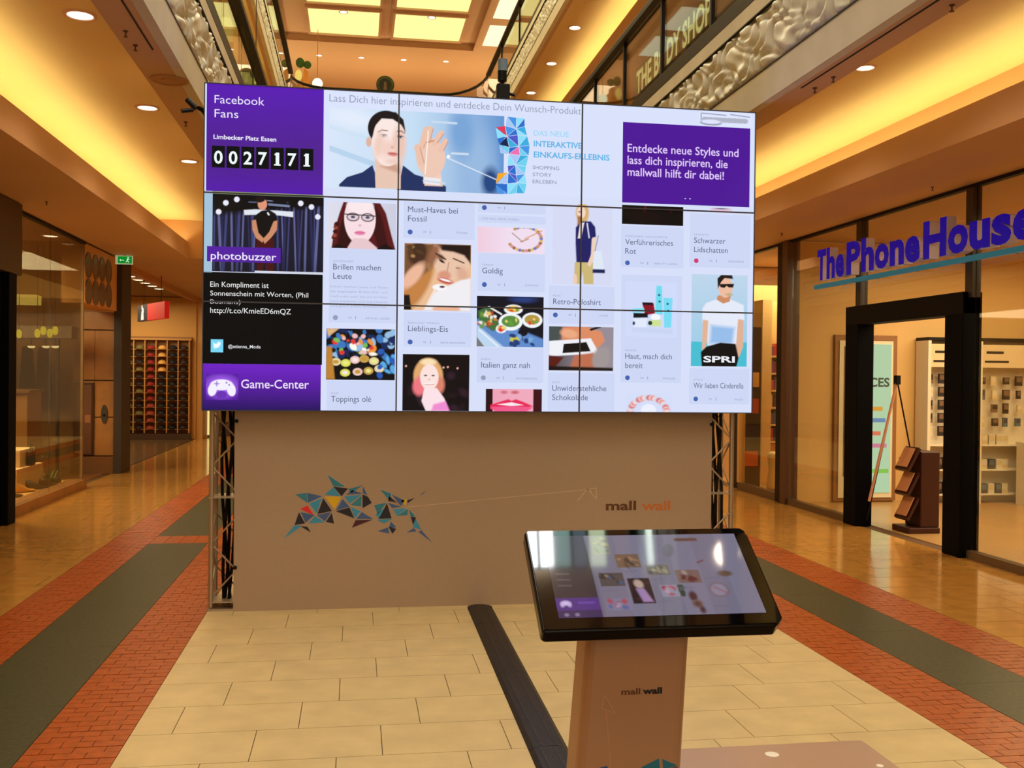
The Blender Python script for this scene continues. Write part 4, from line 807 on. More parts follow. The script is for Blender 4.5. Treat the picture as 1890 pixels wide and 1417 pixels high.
# camera dot at the bezel top
# column (rounded, slightly tapering) and its prints
yc0 = Yn+.10; cxl = at_y(1085, 1200, yc0)[0]; cxr = at_y(1275, 1190, yc0)[0]; bxl = at_y(1067, 1417, yc0)[0]; bxr = at_y(1262, 1417, yc0)[0]
def colx(z, side):
    zt, zb_ = at_y(1085, 1200, yc0)[2], at_y(1067, 1417, yc0)[2]; t_ = (z-zb_)/(zt-zb_)
    return (bxl+(cxl-bxl)*t_) if side < 0 else (bxr+(cxr-bxr)*t_)
cm = M('column_beige', (196, 150, 112), .42)
mb = MB(); rings = []
for z in np.linspace(0.012, zn-.014, 12):
    a, b = colx(z, -1), colx(z, 1); r = .035; dd = .17; ring = []
    for cxx, cyy, a0 in ((b-r, yc0+r, -90), (b-r, yc0+dd-r, 0), (a+r, yc0+dd-r, 90), (a+r, yc0+r, 180)):
        for q in range(5): an = math.radians(a0+q*22.5); ring.append((cxx+r*math.cos(an), cyy+r*math.sin(an), z))
    rings.append(ring)
n = len(rings[0])
for k, rg in enumerate(rings):
    pass
mb.add([p for rg in rings for p in rg], [(k*n+i, k*n+(i+1) % n, (k+1)*n+(i+1) % n, (k+1)*n+i) for k in range(len(rings)-1) for i in range(n)]+[tuple(range(n))[::-1], tuple((len(rings)-1)*n+i for i in range(n))])
mb.build('column', cm, ki)
zb0 = .012; MB().box(colx(0, -1)-.03, colx(0, 1)+.005, yc0-.03, yc0+.2, 0, .012).build('foot_plate', M('plate_beige', (180, 150, 125), .4), ki, bevel=.003)
MB().tube(((cxl+cxr)/2, yc0+.09, zn-.02), ((cxl+cxr)/2, yc0+.12, zn+.03), .06, 12).build('mount', black_m, ki)
O = at_y(1147, 1282, yc0-.001); e = at_y(1222, 1278, yc0-.001)
wtx = e[0]-O[0]
MB().text('mall', (O[0], yc0-.0012, O[2]), U1, V1, wtx*.46, .018, bold=.02).build('lettering', M('print_dark', (110, 60, 34), .6), ki)
MB().text('wall', (O[0]+wtx*.52, yc0-.0012, O[2]), U1, V1, wtx*.48, .018, bold=.04).build('lettering', M('print_black', (14, 10, 12), .6), ki)
li = MB()
def kl(x0, y0, x1, y1, wd=.0018):
    a = at_y(x0, y0, yc0); b = at_y(x1, y1, yc0); d = np.array([b[0]-a[0], b[2]-a[2]]); d /= np.linalg.norm(d); n2 = np.array([-d[1], d[0]])*wd/2
    li.poly([(a[0]-n2[0], yc0-.001, a[2]-n2[1]), (b[0]-n2[0], yc0-.001, b[2]-n2[1]), (b[0]+n2[0], yc0-.001, b[2]+n2[1]), (a[0]+n2[0], yc0-.001, a[2]+n2[1])])
kl(1116, 1282, 1136, 1317); kl(1136, 1317, 1110, 1306); kl(1110, 1306, 1116, 1282); kl(1118, 1310, 1128, 1425)
li.build('line_print', M('pale_print2', (230, 175, 130), .6), ki)
for pts, ci in (([(1181, 1417), (1216, 1399), (1218, 1419)], 0), ([(1222, 1400), (1250, 1412), (1224, 1420)], 0), ([(1105, 1416), (1120, 1413), (1125, 1420)], 2), ([(1181, 1418), (1218, 1421), (1200, 1440)], 1), ([(1222, 1421), (1251, 1414), (1240, 1440)], 2), ([(1204, 1438), (1220, 1423), (1236, 1442)], 5), ([(1206, 1444), (1236, 1446), (1216, 1475)], 3)):
    P = [at_y(x, y, yc0) for x, y in pts]; w0 = [(p[0], yc0-.001, p[2]) for p in P]
    MB().poly(w0[::-1]).build('mosaic_triangle', mc[ci], ki)

# ================================================================ RIGHT: PHONE SHOP
XR = 5.13
sf = MB().box(XR-.03, XR+.05, -4, 7.67, 0, .07).box(XR-.03, XR+.05, 9.80, 11.2, 0, .07).box(XR-.03, XR+.05, 11.5, 12.75, 0, .10).build('baseboard_right', M('sill_bronze', (110, 92, 70), .35, .4), kind='structure', label='low metal sill under the right hand shop windows'); WO[sf.name] = (0, 0, 0)
tr = MB().box(XR-.02, XR+.04, -4, 24, Z1-.03, Z1).build('trim_11', dark_m, kind='structure', label='dark line where the shopfront meets the soffit')
mull = M('mullion_dark', (52, 36, 26), .4)
win = thing('window_1', 'glazed shopfront of the phone shop', None, (XR, 8, 0), kind='structure')
for (a, b, z0) in ((-4, 5.2, .07), (5.24, 7.66, .07), (9.5, 11.2, .07)):
    MB().box(XR, XR+.012, a+.02, b-.02, z0, Z1-.03).build('pane', shopglass, win)
MB().box(XR, XR+.012, 7.72, 9.48, 2.25, Z1-.03).build('pane', shopglass, win)
for y in (5.22, 7.69, 9.56): MB().box(XR-.03, XR+.05, y-.05, y+.05, .07 if y < 6 else 2.2, Z1-.03).build('mullion', mull, win)
win2 = thing('window_2', 'glazed shopfront of the bookshop beyond the column', None, (XR, 12, 0), kind='structure')
MB().box(XR, XR+.012, 11.5, 12.72, .1, Z1-.03).build('pane', shopglass, win2)
MB().box(XR-.03, XR+.05, 12.7, 12.78, .1, Z1-.03).build('mullion', M('mullion_pale', (214, 176, 110), .4), win2)
MB().box(XR-.06, XR+.10, 11.20, 11.34, 0, Z1-.01).box(XR-.05, XR+.10, 11.34, 11.50, 0, Z1-.02, 1).build('column', [M('column_brown', (84, 56, 40), .35), black_m], kind='structure', label='dark square column between the phone shop and the bookshop', loc=(XR, 11.3, 0))
# door portal
dp = thing('door_portal', 'thick black rectangular door frame of the phone shop', 'door frame', (XR, 8.7, 0))
MB().box(XR-.08, XR+.10, 9.46, 9.72, 0, 2.25).build('jamb', matte_black, dp, bevel=.008)
MB().box(XR-.08, XR+.10, 7.69, 7.95, 0, 2.25).build('jamb', matte_black, dp, bevel=.008)
MB().box(XR-.081, XR+.101, 7.69, 9.72, 2.06, 2.251).build('lintel', M('lintel_black', (12, 9, 10), .6, spec=.12), dp, bevel=.008)
# sign
XS = 4.98
sg = thing('shop_sign', 'blue raised letters THE PHONE HOUSE with a turquoise underline', 'sign', (XS, 8.5, 2.5))
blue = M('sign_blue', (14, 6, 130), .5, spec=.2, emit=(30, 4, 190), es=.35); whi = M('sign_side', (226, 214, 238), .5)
y = 10.20; words = [('The', 1.02), ('Phone', 1.42), ('House', 1.42)]
Ystart, Yend = 10.21, 6.66
widths = [.62, 1.36, 1.50]; gap = .035; tot = sum(widths)+2*gap; kx = (Ystart-Yend)/tot; yy = Ystart
for wd_, (wt, _) in zip(widths, words):
    L = list(wt); adv = {'T': 1.0, 'h': .92, 'e': .9, 'P': 1.05, 'o': .95, 'n': .92, 'H': 1.2, 'u': .92, 's': .82}
    s_adv = sum(adv[c] for c in L); yc_ = yy
    for c in L:
        wc = wd_*kx*adv[c]/s_adv
        cp = .315
        MB().text(c, (XS+.03, yc_, 2.585), (0, -1, 0), (0, 0, 1), wc*.94, cp, m=0, bold=.045, ext=.045, side=1).build('letter', [blue, whi], sg)
        yc_ -= wc
    yy -= wd_*kx+gap*kx
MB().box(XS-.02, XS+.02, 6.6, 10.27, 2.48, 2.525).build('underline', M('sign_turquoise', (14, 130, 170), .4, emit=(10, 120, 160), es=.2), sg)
for yv in (9.9, 9.2, 8.5, 7.8, 7.1): MB().box(XS+.02, XR, yv-.008, yv+.008, 2.50, 2.52).box(XS+.07, XR, yv-.008, yv+.008, 2.7, 2.715).build('bracket', dark_m, sg)
# interior
MB().box(XR+.05, 11, 11.36, 11.46, 0, Z1).build('wall_shop_end', M('shop_wall', (226, 186, 120), .6), kind='structure', label='beige end wall inside the phone shop')
MB().box(9.6, 9.7, -4, 11.3, 0, Z1).build('wall_shop_back', M('shop_wall', (226, 186, 120), .6), kind='structure', label='beige back wall inside the phone shop')
MB().box(XR+.13, 11, -4, 11.35, -.006, .002).build('floor_shop', M('shop_floor', (190, 150, 96), .3, noise=(2, .06)), kind='structure', label='beige floor inside the phone shop')
lb = thing('framed_poster', 'tall framed mint poster with letters ICES on the end wall of the phone shop', 'poster', (6.15, 11.33, 0))
YL = 11.33
MB().box(5.75, 6.56, YL-.02, YL+.03, 0.02, 2.04).build('outer_frame', M('frame_brown', (150, 104, 60), .5), lb)
MB().box(5.80, 6.50, YL-.035, YL-.02, .06, 1.97).build('inner_frame', M('frame_white', (236, 228, 200), .5), lb)
MB().box(5.86, 6.12, YL-.042, YL-.035, .32, 1.90).build('dark_reflection', M('panel_brown', (120, 92, 66), .25), lb)  # dark reflection in the glass, put in as a brown pane
MB().box(6.13, 6.47, YL-.045, YL-.035, .12, 1.93).build('mint_poster', E((190, 220, 176), .85), lb)
O = at_y(1599, 713, YL-.05); MB().text('ICES', (O[0]+.0, YL-.047, O[2]), U1, V1, at_y(1638, 713, YL)[0]-O[0], .11, bold=.03).build('lettering', M('print_grey', (60, 84, 84), .6), lb)
for (x, z, wd_, cl) in ((6.2, 1.12, .16, (240, 170, 60)), (6.2, .98, .2, (120, 150, 190)), (6.2, .82, .14, (240, 130, 90)), (6.2, .67, .22, (225, 140, 160)), (6.17, .36, .28, (150, 210, 90))): MB().box(x, x+wd_, YL-.048, YL-.045, z, z+.05).build('print_block', E(cl, .8), lb)
# white product wall cabinets
goods = []
def cabinet(x0, x1, label, seed, header, reds):
    r = random.Random(seed); t = thing('product_cabinet', label, 'cabinet', ((x0+x1)/2, 11.15, 0))
    y0_ = 11.06
    MB().box(x0, x0+.04, y0_, 11.33, 0, 1.98).build('side_panel', white_m, t); MB().box(x1-.04, x1, y0_, 11.33, 0, 1.98).build('side_panel', white_m, t)
    MB().box(x0+.04, x1-.04, 11.29, 11.33, 0, 1.98).build('back_panel', white_m, t); MB().box(x0, x1, y0_, 11.33, 1.98, 2.02).build('top', dark_m, t)
    MB().box(x0+.04, x1-.04, y0_+.02, y0_+.05, 1.66, 1.94).build('header', M('header_cream', (222, 200, 160), .6), t)
    MB().box(x0+.10, x0+.33, y0_+.017, y0_+.02, 1.83, 1.86).box(x0+.08, x0+.40, y0_+.017, y0_+.02, 1.72, 1.745).build('print_line', M('print_black', (14, 10, 12), .6), t)
    for z in (.12, .42, .72): MB().box(x0+.04, x1-.04, y0_+.04, 11.29, z-.02, z).build('shelf', white_m, t)
    for (xr, zr) in reds: MB().box(xr, xr+.14, y0_+.0, y0_+.02, zr, zr+.26).build('red_sign', M('sign_red', (206, 50, 30), .5), t)
    return t
cabinet(6.82, 7.34, 'narrow white cabinet of phone accessories seen through the shop door', 3, 'SET FÜR', [])
cabinet(7.50, 9.55, 'wide white accessory cabinet at the right, with red signs', 4, 'ZUBEHÖR', [(8.22, 1.60), (8.24, 1.1), (8.9, 1.6)])
pk = MB().box(-.035, .035, -.012, .012, -.06, .06); pcols = [(30, 28, 34), (214, 196, 150), (60, 60, 70), (120, 92, 70), (220, 210, 190), (90, 110, 120)]
def pk_obj(x, y, z, ci, w_, h_, label, group, deep=.03):
    t = thing('package', label, 'package', (x, y, z-h_/2), group)
    MB().box(x-w_/2, x+w_/2, y-deep/2, y+deep/2, z-h_/2, z+h_/2).build('carton', M('pack_%d' % ci, pcols[ci], .5), t)
    MB().box(x-w_/2+.008, x+w_/2-.008, y-deep/2-.002, y-deep/2, z-h_*.1, z+h_*.4).build('label_print', M('pack_%d' % ((ci+3) % 6), pcols[(ci+3) % 6], .5), t)
r = random.Random(11)
for cx_ in (6.93, 7.08, 7.22):
    for z in (1.52, 1.36, 1.2, 1.04, .88): pk_obj(cx_, 11.2, z, 0 if cx_ == 7.08 else r.randrange(6), .07, .12, 'hanging accessory pack in the narrow cabinet, %s column, %s row' % ({6.93: 'left', 7.08: 'middle', 7.22: 'right'}[cx_], {1.52: 'top', 1.36: 'second', 1.2: 'third', 1.04: 'fourth', .88: 'bottom'}[z]), 'accessory packs in the narrow cabinet')
for ic_, cx_ in enumerate(np.arange(7.62, 9.4, .17)):
    for z in (1.5, 1.33, 1.16, .99): 
        if r.random() < .86: pk_obj(cx_+r.uniform(-.02, .02), 11.2, z, r.randrange(6), r.uniform(.05, .09), r.uniform(.08, .13), 'hanging accessory pack in the wide cabinet, %s column, %s row' % (['first', 'second', 'third', 'fourth', 'fifth', 'sixth', 'seventh', 'eighth', 'ninth', 'tenth', 'eleventh'][ic_], {1.5: 'top', 1.33: 'second', 1.16: 'third', .99: 'bottom'}[z]), 'accessory packs in the wide cabinet')
for cx_ in (6.92, 7.02, 7.13, 7.24):
    for z in (.42, .12): pk_obj(cx_, 11.16, z+.07, 0, .08, .14, 'dark boxed device in the narrow cabinet, %s shelf, %s from the left' % ('upper' if z > .3 else 'lowest', {6.92: 'first', 7.02: 'second', 7.13: 'third', 7.24: 'fourth'}[cx_]), 'dark boxes in the narrow cabinet', .08)
for cx_ in (7.62, 7.72, 7.82, 7.9):
    for z in (.72, .42, .12): pk_obj(cx_, 11.16, z+.06, r.choice((4, 1, 2)), .08, .12, 'boxed accessory in the wide cabinet, %s shelf, %s from the left' % ({.72: 'upper', .42: 'middle', .12: 'lowest'}[z], {7.62: 'first', 7.72: 'second', 7.82: 'third', 7.9: 'fourth'}[cx_]), 'boxes in the wide cabinet', .08)
dk = thing('service_desk', 'white service desk with an open knee space in front of the accessory cabinet', 'desk', (8.3, 10.75, 0))
MB().box(7.95, 8.9, 10.5, 11.0, .72, .76).build('worktop', white_m, dk); MB().box(7.95, 8.0, 10.52, 10.98, 0, .72).build('side_panel', white_m, dk); MB().box(8.35, 8.9, 10.52, 10.98, 0, .72).build('pedestal', white_m, dk); MB().box(8.0, 8.35, 10.93, 10.96, .1, .72).build('modesty_panel', M('panel_brown2', (140, 104, 66), .5), dk)
# easel and brochure stand
b0 = at_x(1625, 975, 5.42); yb_ = 8.95
bs = thing('brochure_stand', 'dark wooden brochure stand with slanted pockets inside the shop door', 'stand', (5.42, yb_, 0))
MB().box(5.33, 5.66, yb_-.02, yb_+.30, 0, .06).box(5.46, 5.66, yb_, yb_+.28, .06, .80).build('body', M('stand_brown', (60, 22, 14), .4), bs, bevel=.01)
for i in range(3):
    z = .14+i*.24; MB().prism([(5.33, yb_+.02, z), (5.35, yb_+.02, z-.02), (5.47, yb_+.02, z+.20), (5.45, yb_+.02, z+.22)], (0, .24, 0)).build('pocket', M('stand_brown', (60, 22, 14), .4), bs)
    MB().prism([(5.325, yb_+.04, z+.03), (5.335, yb_+.04, z+.03), (5.42, yb_+.04, z+.21), (5.41, yb_+.04, z+.21)], (0, .18, 0)).build('brochure', M('paper_tan', (200, 140, 100), .6), bs)
ea = thing('easel', 'thin tripod easel with a pale wooden front leg behind the shop glass', 'easel', (5.75, 9.2, 0))
YE = 9.15; tp = at_y(1656, 702, YE)
MB().tube(tp, at_y(1604, 925, YE-.0), .014, 8).build('leg', M('leg_pink', (206, 150, 120), .5), ea)
MB().tube(tp, at_y(1706, 966, YE+.3), .008, 8).build('leg', black_m, ea); MB().tube(tp, at_y(1600, 960, YE+.25), .007, 8).build('leg', black_m, ea)
MB().tube(at_y(1660, 845, YE+.12), at_y(1692, 852, YE+.15), .008, 6).build('crossbar', black_m, ea); MB().box(tp[0]-.02, tp[0]+.02, YE-.03, YE+.03, tp[2]-.04, tp[2]+.05).build('clip', black_m, ea)
MB().box(tp[0]+.2, tp[0]+.30, YE+.26, YE+.34, 0, .012).build('foot', black_m, ea)
sb = thing('sandwich_board', 'dark leaning floor sign just inside the window at the right edge', 'sign', (5.75, 7.05, 0))
MB().prism([(5.55, 6.72, 0), (5.58, 6.72, 0), (5.83, 6.72, .62), (5.80, 6.72, .62)], (0, .42, 0)).build('board', M('board_dark', (50, 42, 40), .5), sb)
MB().prism([(5.83, 6.76, .60), (5.85, 6.76, .60), (6.0, 6.76, 0), (5.98, 6.76, 0)], (0, .34, 0)).build('rear_leg', black_m, sb); MB().box(5.53, 5.60, 6.72, 7.14, .10, .125).build('rail', steel_m, sb)
MB().lathe((7.0, 9.6, Z1-.0), [(.12, 0), (.12, -.05), (.05, -.07)], 14).build('ceiling_fixture', dark_m, loc=(7.0, 9.6, Z1), label='small dark round ceiling fixture inside the phone shop', category='ceiling light')

# ---------------------------------------------------------------- bookshop bay
MB().box(XR+.1, 9, 14.2, 14.3, 0, Z1).build('wall_bookshop', wall_m, kind='structure', label='back wall inside the bookshop')
MB().box(XR+.13, 9, 11.46, 14.2, -.006, .01).build('floor_bookshop', M('book_floor', (200, 150, 90), .4), kind='structure', label='floor inside the bookshop window')
bsx0, bsx1, bsy = 5.62, 6.15, 13.35
bk = thing('book_shelf', 'tall pale shelf unit of colourful books in the bookshop window', 'shelf', ((bsx0+bsx1)/2, bsy, 0))
MB().box(bsx0, bsx0+.14, bsy-.15, bsy+.16, 0.01, 2.6).build('side_panel', M('shelf_cream', (240, 205, 140), .5), bk); MB().box(bsx1, bsx1+.04, bsy-.15, bsy+.16, 0.01, 2.6).build('side_panel', M('shelf_cream', (240, 205, 140), .5), bk)
MB().box(bsx0, bsx1, bsy+.14, bsy+.16, 0.01, 2.6).build('back_panel', M('shelf_cream', (240, 205, 140), .5), bk)
zs_ = [.62, .86, 1.10, 1.34, 1.58, 1.82]
for z in zs_: MB().box(bsx0+.14, bsx1, bsy-.14, bsy+.14, z-.025, z).build('shelf_board', M('shelf_cream', (240, 205, 140), .5), bk)
MB().box(bsx0+.14, bsx1, bsy-.12, bsy+.14, .05, .58).build('cupboard', M('cupboard_orange', (190, 110, 50), .5), bk)
bc = [(40, 60, 130), (200, 120, 50), (120, 60, 130), (30, 110, 140), (190, 60, 50), (60, 60, 70), (220, 200, 150), (120, 40, 50)]
bmesh_cache = []
for i, c in enumerate(bc): bmesh_cache.append(None)
ORD = 'first second third fourth fifth sixth seventh eighth ninth tenth eleventh twelfth thirteenth fourteenth fifteenth sixteenth seventeenth eighteenth'.split()
nm_shelf = ['lowest', 'second', 'third', 'fourth', 'fifth', 'top']
cn = ['dark blue', 'orange', 'purple', 'teal', 'red', 'dark grey', 'cream', 'maroon']
r = random.Random(5)
for si, z in enumerate(zs_):
    x = bsx0+.15; nb = 0
    while x < bsx1-.03:
        nb += 1
        ci = r.randrange(8); w_ = r.uniform(.022, .045); h_ = r.uniform(.13, .19)
        t = thing('book', '%s book, %s from the left on the %s board of the bookshop shelf' % (cn[ci], ORD[nb-1], nm_shelf[si]), 'book', (x+w_/2, bsy-.04, z), 'books on the bookshop shelf')
        MB().box(x, x+w_-.002, bsy-.12, bsy+.02, z+.001, z+h_).build('cover', M('book_'+cn[ci], bc[ci], .5), t); MB().box(x+.003, x+w_-.005, bsy-.115, bsy+.018, z+h_, z+h_+.002).build('pages', M('paper', (235, 225, 200), .6), t)
        x += w_
MB().lathe((5.55, 12.6, .02), [(.09, 0), (.10, .03), (.07, .25), (.085, .40), (.10, .46), (.05, .50)], 16).build('white_vase', M('vase_glow', (246, 226, 170), .4), loc=(5.55, 12.6, .01), smooth=True, label='pale vase on the bookshop window floor', category='vase')
dd = thing('display_rack', 'dark merchandise rack beyond the bookshop window', 'rack', (5.4, 13.1, 0))
MB().box(5.18, 5.5, 12.95, 13.2, 0, 2.2).build('body', M('rack_dark', (36, 20, 18), .5), dd)
for i in range(5): MB().box(5.2, 5.46, 12.92, 12.95, .3+i*.36, .5+i*.36).build('poster_panel', M('rack_col_%d' % i, [(220, 110, 40), (40, 30, 60), (190, 70, 40), (240, 190, 110), (60, 30, 30)][i], .5), dd)

# ================================================================ LEFT: SHOE SHOP
XL = -3.45
dl = thing('door_portal', 'tall black door frame with brown header at the left edge of the picture', 'door frame', (-3.4, 10.2, 0))
MB().box(-3.62, -3.30, 10.22, 10.44, 0, 2.45).build('jamb', matte_black, dl, bevel=.006); MB().box(-3.62, -3.30, 8.2, 8.45, 0, 2.45).build('jamb', matte_black, dl, bevel=.006)
MB().box(-3.66, -3.28, 8.2, 10.53, 2.44, 3.145).build('header', M('header_brown', (44, 28, 18), .35), dl, bevel=.008)
MB().box(-3.60, -3.36, 8.45, 10.22, 0, 2.44).build('door_leaf', M('door_black', (8, 8, 12), .25), dl)
bl = MB().box(-3.62, -3.41, 10.44, 13.50, 0, .11).build('baseboard_left', brown_m, kind='structure', label='stone plinth under the shoe shop window')
w3 = thing('window_3', 'glass shop window of the shoe shop', None, (XL, 12, 0), kind='structure')
MB().box(XL-.012, XL, 10.46, 12.05, .11, Z1).build('pane', shopglass, w3); MB().box(XL-.012, XL, 12.06, 13.47, .11, Z1).build('pane', shopglass, w3)
MB().box(-4.9, XL, 13.46, 13.472, .11, Z1).build('pane', shopglass, w3)
MB().box(XL-.03, XL+.0, 13.44, 13.48, .11, Z1).build('corner_post', M('corner_grey', (150, 120, 84), .4), w3); MB().box(XL-.03, XL+.02, 10.44, 13.48, Z1-.03, Z1).build('head_rail', dark_m, w3)
MB().box(-4.2, -3.63, 10.5, 13.44, 0, .10).build('window_platform', M('platform', (236, 180, 100), .5), loc=(-3.9, 12, 0), label='pale display platform in the shoe shop window', category='platform')
# display goods
pb = M('plinth_cream', (244, 206, 150), .5)
def gb_(px0, px1, py0, py1, X): a_1, b_1 = at_x(px0, py1, X), at_x(px1, py1, X); return a_1[1], b_1[1], at_x((px0+px1)/2, py0, X)[2]
ya_, yb1, zt1 = gb_(31, 80, 860, 900, -3.80)
MB().box(-4.12, -3.80, ya_, yb1, .10, zt1).build('display_plinth', pb, loc=(-3.95, ya_, .10), bevel=.006, label='long cream display block in the shoe window', category='plinth')
yc1, yd1, zt2 = gb_(37, 64, 828, 858, -3.86)
MB().box(-4.10, -3.86, yc1, yd1, zt1, zt2).build('display_plinth', pb, loc=(-3.98, yc1, zt1), bevel=.006, label='smaller cream block on top of the long one in the shoe window', category='plinth')
HB = (-3.83, (yc1+yd1)/2, zt1)
def shoe(x, y, z, col, label, rot=0, s=1.):
    t = thing('shoe', label, 'shoe', (x, y, z), 'shoes in the left shop window'); m_ = M('shoe_%d_%d_%d' % col, col, .4)
    b = MB(); ca_, sa_ = math.cos(rot), math.sin(rot); N_ = 9; rings = []
    for k in range(N_):
        u = k/(N_-1); xx = (u-.5)*.27*s; wd_ = s*(.032+.016*math.sin(u*math.pi))*(1 if u < .9 else .7); hh = s*(.11-.075*min(1, max(0, (u-.25)/.45))) if u < .95 else .02*s
        rings.append([(xx, -wd_, .012), (xx, wd_, .012), (xx, wd_*.9, hh*.6), (xx, wd_*.45, hh), (xx, -wd_*.45, hh), (xx, -wd_*.9, hh*.6)])
    vs = [(x+p[0]*ca_-p[1]*sa_, y+p[0]*sa_+p[1]*ca_, z+p[2]) for rg in rings for p in rg]
    b.add(vs, [(k*6+i, k*6+(i+1) % 6, (k+1)*6+(i+1) % 6, (k+1)*6+i) for k in range(N_-1) for i in range(6)]+[tuple(range(6))[::-1], tuple((N_-1)*6+i for i in range(6))])
    b.build('upper', m_, t, smooth=True)
    b = MB(); pts = [(x+(u)*.135*s*ca_*math.cos(a)*1-.045*s*math.sin(a)*sa_, y+u*.135*s*sa_*math.cos(a)+.045*s*math.sin(a)*ca_, z+.001) for u in (1,) for a in np.linspace(0, 2*math.pi, 14)[:-1]]
    b.prism(pts, (0, 0, .012)).build('sole', black_m, t)
shoe(-3.72, 11.62, .10, (30, 18, 14), 'black shoe in front of the long cream block', .9); shoe(-3.70, 12.45, .10, (40, 26, 18), 'dark brown shoe right of the long cream block', .6); shoe(-3.66, 12.75, .10, (60, 36, 22), 'brown shoe near the green plant', 1.2)
shoe(-4.0, yb1-.12, zt1, (24, 16, 16), 'black shoe standing on the right end of the long block', .7); shoe(-3.75, 12.15, .10, (230, 160, 60), 'yellow shoe in front of the long block', .8)
hb = thing('handbag', 'dark handbag standing in front of the smaller cream block', 'handbag', HB)
hx, hy, hz = HB
MB().prism([(hx-.02, hy-.08, hz+.001), (hx-.02, hy+.08, hz+.001), (hx-.02, hy+.06, hz+.17), (hx-.02, hy-.06, hz+.17)], (.06, 0, 0)).build('body', M('bag_brown', (34, 18, 14), .45), hb, bevel=.01)
MB().path([(hx+.01, hy-.04, hz+.17), (hx+.01, hy-.03, hz+.25), (hx+.01, hy+.03, hz+.25), (hx+.01, hy+.04, hz+.17)], .006, 6).build('handle', M('bag_brown', (34, 18, 14), .45), hb)
pt = thing('green_plant', 'low green leafy plant at the far end of the shoe window', 'plant', (-3.75, 13.1, .1))
lf = MB(); r = random.Random(2)
for i in range(70):
    a = r.uniform(0, 6.28); e_ = r.uniform(.15, 1.2); ln = r.uniform(.08, .17); bx, by = -3.75+r.uniform(-.08, .08), 13.08+r.uniform(-.12, .12)
    d = np.array([math.cos(a)*math.cos(e_), math.sin(a)*math.cos(e_), math.sin(e_)]); sd = np.array([-math.sin(a), math.cos(a), 0])*.014; p0 = np.array([bx, by, .14])
    lf.poly([p0, p0+d*ln*.5+sd, p0+d*ln, p0+d*ln*.5-sd])
lf.build('leaves', M('leaf_green', (96, 112, 46), .5), pt, kind='stuff'); MB().box(-3.78, -3.64, 12.95, 13.22, .10, .15).build('tray', dark_m, pt)
# interior
MB().box(-11, XL-.15, 16.35, 16.45, 0, Z1).build('wall_shoe_shop', M('shoe_wall', (190, 136, 76), .6), kind='structure', label='back wall of the shoe shop')
MB().box(-11, -3.62, 8.5, 16.3, -.006, .004).build('floor_shoe_shop', M('dark_floor', (130, 86, 48), .3), kind='structure', label='brown floor inside the shoe shop')
MB().box(-11, -10.9, 4, 24, 0, Z1).build('wall_outer_left', wall_m, kind='structure', label='outer wall at the far left')
cvb = MB()
for k in range(10):
    a0 = -.5+k*.1; cvb.box(-4.9-.22*k, -4.68-.22*k, 15.6-.04*k*k*.3, 15.9-.04*k*k*.3, 2.48, 2.62)
cvb.build('curved_band', E((250, 214, 110), 1.0), loc=(-5.5, 15.6, 2.5), label='curved glowing band inside the shoe shop', category='ceiling light')  # emissive boxes stepped along a curve
MB().box(-7.2, -3.9, 14.6, 14.9, 1.95, 2.12).build('canopy', M('canopy_grey', (150, 130, 118), .5), loc=(-5.6, 14.7, 1.95), label='grey canopy over the counter inside the shoe shop', category='canopy')
for i, (px, py) in enumerate(((35, 616), (69, 615), (80, 610), (92, 615), (102, 610))):
    p = at_y(px, py, 14.0); t = thing('pendant_lamp', 'glowing yellow pendant bulb in the shoe shop, %s from the left' % ['first', 'second', 'third', 'fourth', 'fifth'][i], 'lamp', (p[0], 14.0, p[2]), 'yellow pendant bulbs')
    MB().ball((p[0], 14.0, p[2]), .038, .038, .06, 0, 12, 8).build('bulb', E((255, 226, 70), 1.3), t, smooth=True); MB().tube((p[0], 14.0, p[2]+.055), (p[0], 14.0, Z1+.02), .004, 5).build('cord', dark_m, t)
for i, (px, py) in enumerate(((55, 638), (82, 638), (99, 638))):
    p = at_y(px, py, 14.55); t = thing('spot_lamp', 'small warm spot under the grey canopy, %s' % ['left', 'middle', 'right'][i], 'lamp', (p[0], 14.55, p[2]), 'spots under the canopy')
    MB().lathe((p[0], 14.62, p[2]), [(.05, 0), (.05, -.015), (.03, -.03)], 12).build('lens', E((255, 235, 180), 2.), t); MB().tube((p[0], 14.62, p[2]), (p[0], 14.62, 1.955), .006, 5).build('stem', dark_m, t)
ct = thing('shop_counter', 'beige stone counter inside the shoe shop', 'counter', (-4.9, 14.4, 0))
MB().box(-5.6, -4.32, 14.1, 14.7, 0.11, 1.2).build('front', M('counter_beige', (196, 140, 76), .5, noise=(4, .1)), ct); MB().box(-5.64, -4.28, 14.06, 14.74, 1.2, 1.24).build('worktop', brown_m, ct); MB().box(-5.6, -4.34, 14.14, 14.7, 0, .11).build('kickboard', dark_m, ct)
for i, x in enumerate((-5.25, -4.85, -4.62)):
    t = thing('hanging_garment', 'dark garment hanging behind the counter, %s' % ['left', 'middle', 'right'][i], 'clothing', (x, 15.8, 1.2), 'garments behind the counter')
    MB().prism([(x-.12, 15.8, 1.15), (x+.12, 15.8, 1.15), (x+.07, 15.8, 1.86), (x-.07, 15.8, 1.86)], (0, .05, 0)).build('cloth', M('cloth_%d' % i, [(60, 80, 80), (70, 34, 22), (84, 40, 26)][i], .7), t, bevel=.01); MB().path([(x, 15.82, 1.86), (x, 15.82, 1.95)], .005, 5).build('hook', steel_m, t)
    MB().path([(x-.02, 15.82, 1.95), (x+.02, 15.82, 1.95)], .006, 5).build('hook_bar', steel_m, t)
